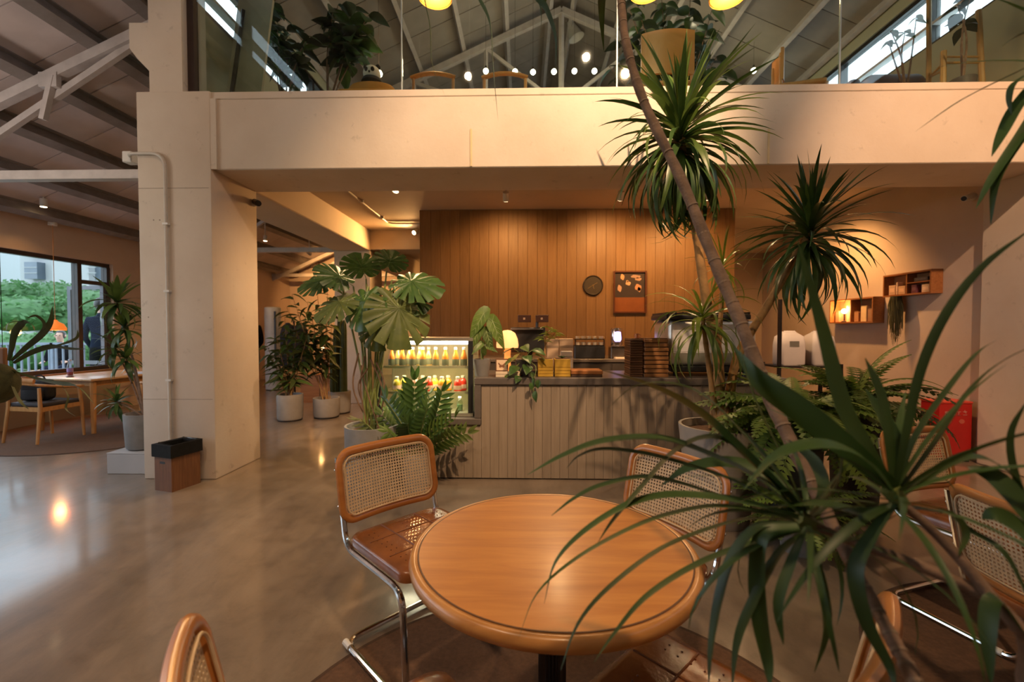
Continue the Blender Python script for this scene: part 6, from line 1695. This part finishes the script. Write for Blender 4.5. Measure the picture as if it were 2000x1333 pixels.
# reflected light dots over the mezzanine, built as hanging bulbs
GB = 'bulbs in place of reflected dots over the mezzanine'
BULB = emis('glint_bulb_glow', (1.0, .86, .58), 26)
meb = MB().ball((0, 0, 0), .042, 12, 8).mesh('bulb', BULB); mes = MB().lathe([(.016, .036), (.018, .04), (.016, .085)], (0, 0, 0), 10).mesh('socket', DARKMETAL)
for i, (px, py) in enumerate(((740, 144), (949, 139), (1006, 140), (1041, 141), (1082, 140), (1122, 139), (1161, 139), (1280, 132), (1369, 138), (1472, 138))):
    Y = 7.6 if i else 5.6; a = at(px, py, Y)
    t = thing('glint_bulb', 'small bulb built for a reflected light dot upstairs, %s in the line of bulbs counted from the panda toy' % ORD[i], 'light bulb', a, 0, GB)
    inst('bulb', meb, t); inst('socket', mes, t)
    MB().tube([(0, 0, .085), (0, 0, zn(a.x) - a.z)], .002, 4).build('wire', DARKMETAL, t)
for px in (1000, 1140, 1330): lamp('glint_light', 'POINT', at(px, 125, 7.3), 7, SOFTW, .1)  # added point lights giving the reflected dots some spill
# amber dome pendants high over the mezzanine
for px, Y, lab in ((850, 5.4, 'amber dome pendant at the top of the photo above the curved chair backs'), (1421, 5.4, 'amber dome pendant at the top of the photo above the tall plywood chair'), (1262, 5.8, 'amber dome pendant at the top of the photo above the dark bushy tree')):
    a = at(px, -4 if px != 1262 else -14, Y); t = thing('dome_pendant', lab, 'lamp', a, 0, 'dome pendants over the mezzanine')
    MB().lathe([(.20, 0), (.205, .02), (.17, .12), (.08, .19), (.02, .20)], (0, 0, 0), 28, False, False).build('shade', plain('amber_shade_%d' % px, (.62, .30, .07), .4), t)
    MB().lathe([(.19, .012), (.001, .03)], (0, 0, 0), 28, False, False).build('diffuser', emis('dome_glow_%d' % px, (1.0, .42, .08), .5), t)
    MB().tube([(0, 0, .20), (0, 0, zn(a.x) - a.z)], .004, 6).build('cord', DARKMETAL, t)
    lamp('dome_light', 'POINT', a + Vector((0, 0, -.06)), 14, WARM, .1, parent=t)
a = at(1126, 74, 9.0); cp_ = thing('cone_spotlight', 'white conical spotlight hanging from the roof truss', 'spotlight', a)
MB().lathe([(.16, 0), (.14, .03), (.06, .34), (.03, .36)], (0, 0, 0), 24, False, True).xform(Matrix.Rotation(R(-22), 4, 'Y')).build('cone', WHITEPL, cp_)
MB().tube([(-.13, 0, .33), (-.2, 0, .62), (-.2, 0, zn(a.x - .2) - a.z)], .012, 8).build('arm', WHITEPL, cp_)
# upstairs plants
def upbush(px, py, Y, label, spots, meshes, l, per, seed, potr=.2, poth=.45, potm=GREYPOT):
    a = at(px, py, Y); t = thing('upstairs_plant', label, 'plant', (a.x, Y, ZM), 0, 'plants on the mezzanine')
    pot_mesh(t, potr * .85, potr, poth, potm)
    base = Vector((a.x, Y, ZM + poth - .03)); rnd = random.Random(seed)
    for sx_, sy_ in spots:
        tip = at(sx_, sy_, Y + rnd.uniform(-.25, .25))
        MB().tube(catmull([base, base.lerp(tip, .5) + Vector((rnd.uniform(-.06, .06), 0, .06)), tip], 4), [.012, .004], 5).build('stem', TRUNKM, t, True)
        for k in range(per):
            a_ = k * 2.4 + rnd.uniform(0, .6); q_ = base.lerp(tip, 1 - .035 * k)
            put(rnd.choice(meshes), 'leaf', None, t, q_, (math.cos(a_), math.sin(a_), rnd.uniform(-.6, .3)), l * rnd.uniform(.7, 1.25), rnd.uniform(-.5, .5))
    return t
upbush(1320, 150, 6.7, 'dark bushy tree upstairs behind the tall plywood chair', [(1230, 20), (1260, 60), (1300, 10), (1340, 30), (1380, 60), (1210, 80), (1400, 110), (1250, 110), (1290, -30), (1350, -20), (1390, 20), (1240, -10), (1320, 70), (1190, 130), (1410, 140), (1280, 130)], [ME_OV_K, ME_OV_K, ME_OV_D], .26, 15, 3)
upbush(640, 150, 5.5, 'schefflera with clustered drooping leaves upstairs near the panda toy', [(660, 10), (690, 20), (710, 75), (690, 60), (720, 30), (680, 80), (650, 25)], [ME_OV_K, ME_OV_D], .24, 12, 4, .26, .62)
upbush(556, 150, 5.35, 'dark spiky plant upstairs along the sloping window line', [(510, 10), (540, 30), (560, 60), (520, 60), (590, 100), (575, 130), (545, 90), (530, -20), (600, 70)], [BB_D, ME_OV_K], .20, 12, 5, .16)
upbush(500, 160, 5.0, 'plant upstairs at the railing end beside the dark steel post', [(490, 40), (510, 90), (500, -10), (520, 20)], [ME_OV_K, BB_D], .24, 9, 6)
upbush(1770, 160, 4.75, 'thin sapling upstairs silhouetted against the white window', [(1768, 60), (1790, 30), (1740, 60), (1735, 80)], [ME_OV_M], .12, 3, 7, .12, .3)
upbush(1880, 160, 4.3, 'slender tree upstairs beside the wooden ladder rack', [(1870, 10), (1900, -20), (1885, 40)], [ME_OV_K], .14, 4, 8, .10, .18, DARKPOT)
# sofa, ladder rack
a = at(1758, 137, 4.95); so_ = thing('brown_sofa', 'rounded brown leather sofa back upstairs in front of the white window', 'sofa', (a.x, 5.1, ZM))
SOFM = plain('sofa_brown', (.10, .045, .03), .5, 0, .15, 6)
MB().rbox(-.32, .32, -.15, .10, .12, a.z - ZM, .10, 5).build('backrest', SOFM, so_); MB().rbox(-.36, .36, .10, .62, .12, .45, .06, 3).build('seat', SOFM, so_)
for s_ in (-1, 1): MB().rbox(s_ * .38 - .06, s_ * .38 + .06, -.05, .60, .12, .62, .04, 3).build('armrest', SOFM, so_)
for s_ in (-1, 1):
    for yy in (-.05, .55): MB().lathe([(.018, 0), (.022, .119)], (s_ * .28, yy, 0), 8).build('leg', DARKMETAL, so_)
lr = thing('ladder_rack', 'wooden ladder rack upstairs with tall posts and rungs', 'rack', (at(1860, 160, 4.55).x, 4.6, ZM))
LRM = plain('ladder_wood', (.46, .25, .07), .5, 0, .12, 10)
def lbar(p0, p1, r, nm): MB().tube([p0, p1], r, 8).build(nm, LRM, lr, True)
l1, l2 = at(1815, 170, 4.75), at(1815, -60, 4.75); lbar((l1.x, 4.75, ZM), l2, .022, 'post')
l3, l4 = at(1842, 170, 4.5), at(1843, 100, 4.5); lbar((l3.x, 4.5, ZM), l4, .024, 'post')
l5, l6 = at(1922, 170, 4.5), at(1911, 20, 4.5); lbar((l5.x, 4.5, ZM), l6, .024, 'post')
lbar(at(1845, 111, 4.5), at(1913, 111, 4.5), .010, 'rung'); lbar(at(1816, 150, 4.74), at(1842, 138, 4.5), .012, 'rung'); lbar((l3.x, 4.5, ZM + .45), (l5.x, 4.5, ZM + .45), .012, 'rung'); lbar((l1.x, 4.75, ZM + .45), (l3.x, 4.5, ZM + .45), .012, 'rung')
# grey round planter upstairs
a = at(632, 148, 5.2)
# vent hood slab leaning upstairs (grey panel beside the end post)
pnl = thing('leaning_screen', 'grey folding screen upstairs leaning by the dark steel post', 'screen', (-2.74, 4.36, ZM))
MB().bar((0, 0, 0), (.10, .10, 1.15), .34, .03, (0, 1, 0)).build('board', plain('grey_panel', (.30, .28, .22), .7), pnl); MB().bar((-.1, -.05, 0), (.0, .04, 1.0), .03, .03).build('strut', DARKMETAL, pnl)

# ================================================================ LAMPS OF THE PLACE AND ADDED FILL LAMPS
def spot_fixture(loc, target, energy, label, cone=75, col=WARM, size=.06, name='ceiling_spot', blend=.7, mount=None, glow=6):
    loc = Vector(loc); t = thing(name, label, 'spotlight', loc)
    d_ = (Vector(target) - loc).normalized()
    MB().tube([-d_ * .06, d_ * .05], .040, 16).build('housing', WHITEPL, t)
    MB().tube([d_ * .0501, d_ * .054], .034, 16).build('lens', emis('lens_' + t.name.replace('.', '_'), (1.0, .72, .40), glow), t)
    up = mount if mount is not None else ZS - loc.z
    MB().tube([(0, 0, .0), (0, 0, up)], .010, 8).build('stem', WHITEPL, t)
    lamp('spot_beam', 'SPOT', loc + d_ * .07, energy, col, size, target, cone, blend, parent=t)
    return t
def mz(x): return zn(x)
spot_fixture((1.7, .55, 5.62), (.25, 3.97, 2.75), 950, 'roof spotlight washing the middle of the beam', 50, (1, .64, .36), .05, mount=mz(1.7) - 5.62)
spot_fixture((-.9, .55, 5.62), (-2.3, 3.97, 2.3), 100, 'added fill spotlight aimed at the pillar end of the beam', 70, (1, .68, .42), .05, mount=mz(-.9) - 5.62)  # unseen lamp added as fill for the front pillar
spot_fixture((3.1, .35, 5.4), (4.4, 5.2, 1.3), 620, 'roof spotlight aimed at the wall with the shelves', 52, (1, .60, .34), .05, mount=mz(3.1) - 5.4)
spot_fixture((.6, -.4, 5.3), (.2, 1.5, .7), 230, 'roof spotlight shining down on the round table', 70, (1, .66, .36), .10, mount=mz(.6) - 5.3)
spot_fixture((1.0, .75, 5.75), (1.3, 4.8, 4.3), 200, 'added roof spotlight brightening the mezzanine chairs', 55, (1, .72, .45), .05, mount=mz(1.0) - 5.75)  # unseen lamp added so the mezzanine chairs come out brighter
spot_fixture((-1.8, .3, 5.3), (-2.0, 2.2, 0), 120, 'roof spotlight over the open concrete floor', 75, (1, .70, .45), .12, mount=mz(-1.8) - 5.3)
for i, (x, y, tx_, ty_, tz_, e) in enumerate(((-.22, 5.7, -.22, 6.75, 1.8, 44), (1.22, 5.7, 1.22, 6.75, 1.8, 54), (2.3, 5.7, 2.35, 6.75, 1.7, 54), (.4, 5.0, .4, 4.4, .9, 70), (2.2, 5.0, 2.0, 4.2, .9, 70), (-1.5, 5.3, -1.7, 4.6, .8, 80), (3.7, 6.2, 4.4, 6.6, 1.6, 90))):
    spot_fixture((x, y, ZS - .12), (tx_, ty_, tz_), e, 'ceiling spotlight under the mezzanine, %s of seven' % ORD[i], 125, WARM2 if i < 3 or i == 6 else WARM, .05)
q = at(812, 453, 8.0)
spot_fixture((q.x, 8.0, q.z), (-2.6, 7.0, 2.4), 110, 'lit spotlight on the cross beam beside the panelled wall', 140, WARM2, .05, glow=30)
for i, (px, py, Y, e) in enumerate(((85, 397, 6.0, 6), (518, 466, 9.0, 22), (604, 495, 10.6, 200))):
    a = at(px, py, Y)
    spot_fixture(a, (a.x, a.y, 0) if i < 2 else (a.x + .3, 13.0, 2.2), e, 'glowing downlight under the aisle roof, %s from the window table' % ORD[i], 110, WARM2, .015, 'aisle_downlight', mount=max(.02, zr(a.x) - a.z), glow=9)
spot_fixture((-1.62, 7.25, 2.98), (-3.05, 8.14, .9), 60, 'added ceiling spotlight lighting the back pillar behind the monstera', 50, WARM2, .04)  # hidden lamp added to put the orange glow on the back pillar
for i, (x_, y_) in enumerate(((-5.3, 1.0), (-5.0, 2.7))):  # unseen globes added to brighten the aisle roof
    t = thing('fill_globe', 'added fill lamp, a white globe under the aisle roof, %s from the entrance side' % ORD[i], 'lamp', (x_, y_, 2.55), 0, 'added fill globes in the aisle')
    MB().ball((0, 0, 0), .12, 20, 12).build('globe', emis('fill_globe_glass_%d' % i, (1.0, .86, .72), 1.5), t)
    MB().lathe([(.03, .115), (.03, .15), (.01, .16)], (0, 0, 0), 12).build('cap', DARKMETAL, t)
    MB().tube([(0, 0, .16), (0, 0, zr(x_) - 2.55)], .003, 5).build('cord', DARKMETAL, t)
    lamp('fill_globe_light', 'POINT', (x_ + .0, y_, 2.75), 24, (1, .86, .74), .13, parent=t)
spot_fixture((-1.9, 10.6, 2.9), (-1.9, 13.2, 2.2), 60, 'ceiling spotlight lighting the far wall behind the panelling', 120, WARM2, .06)
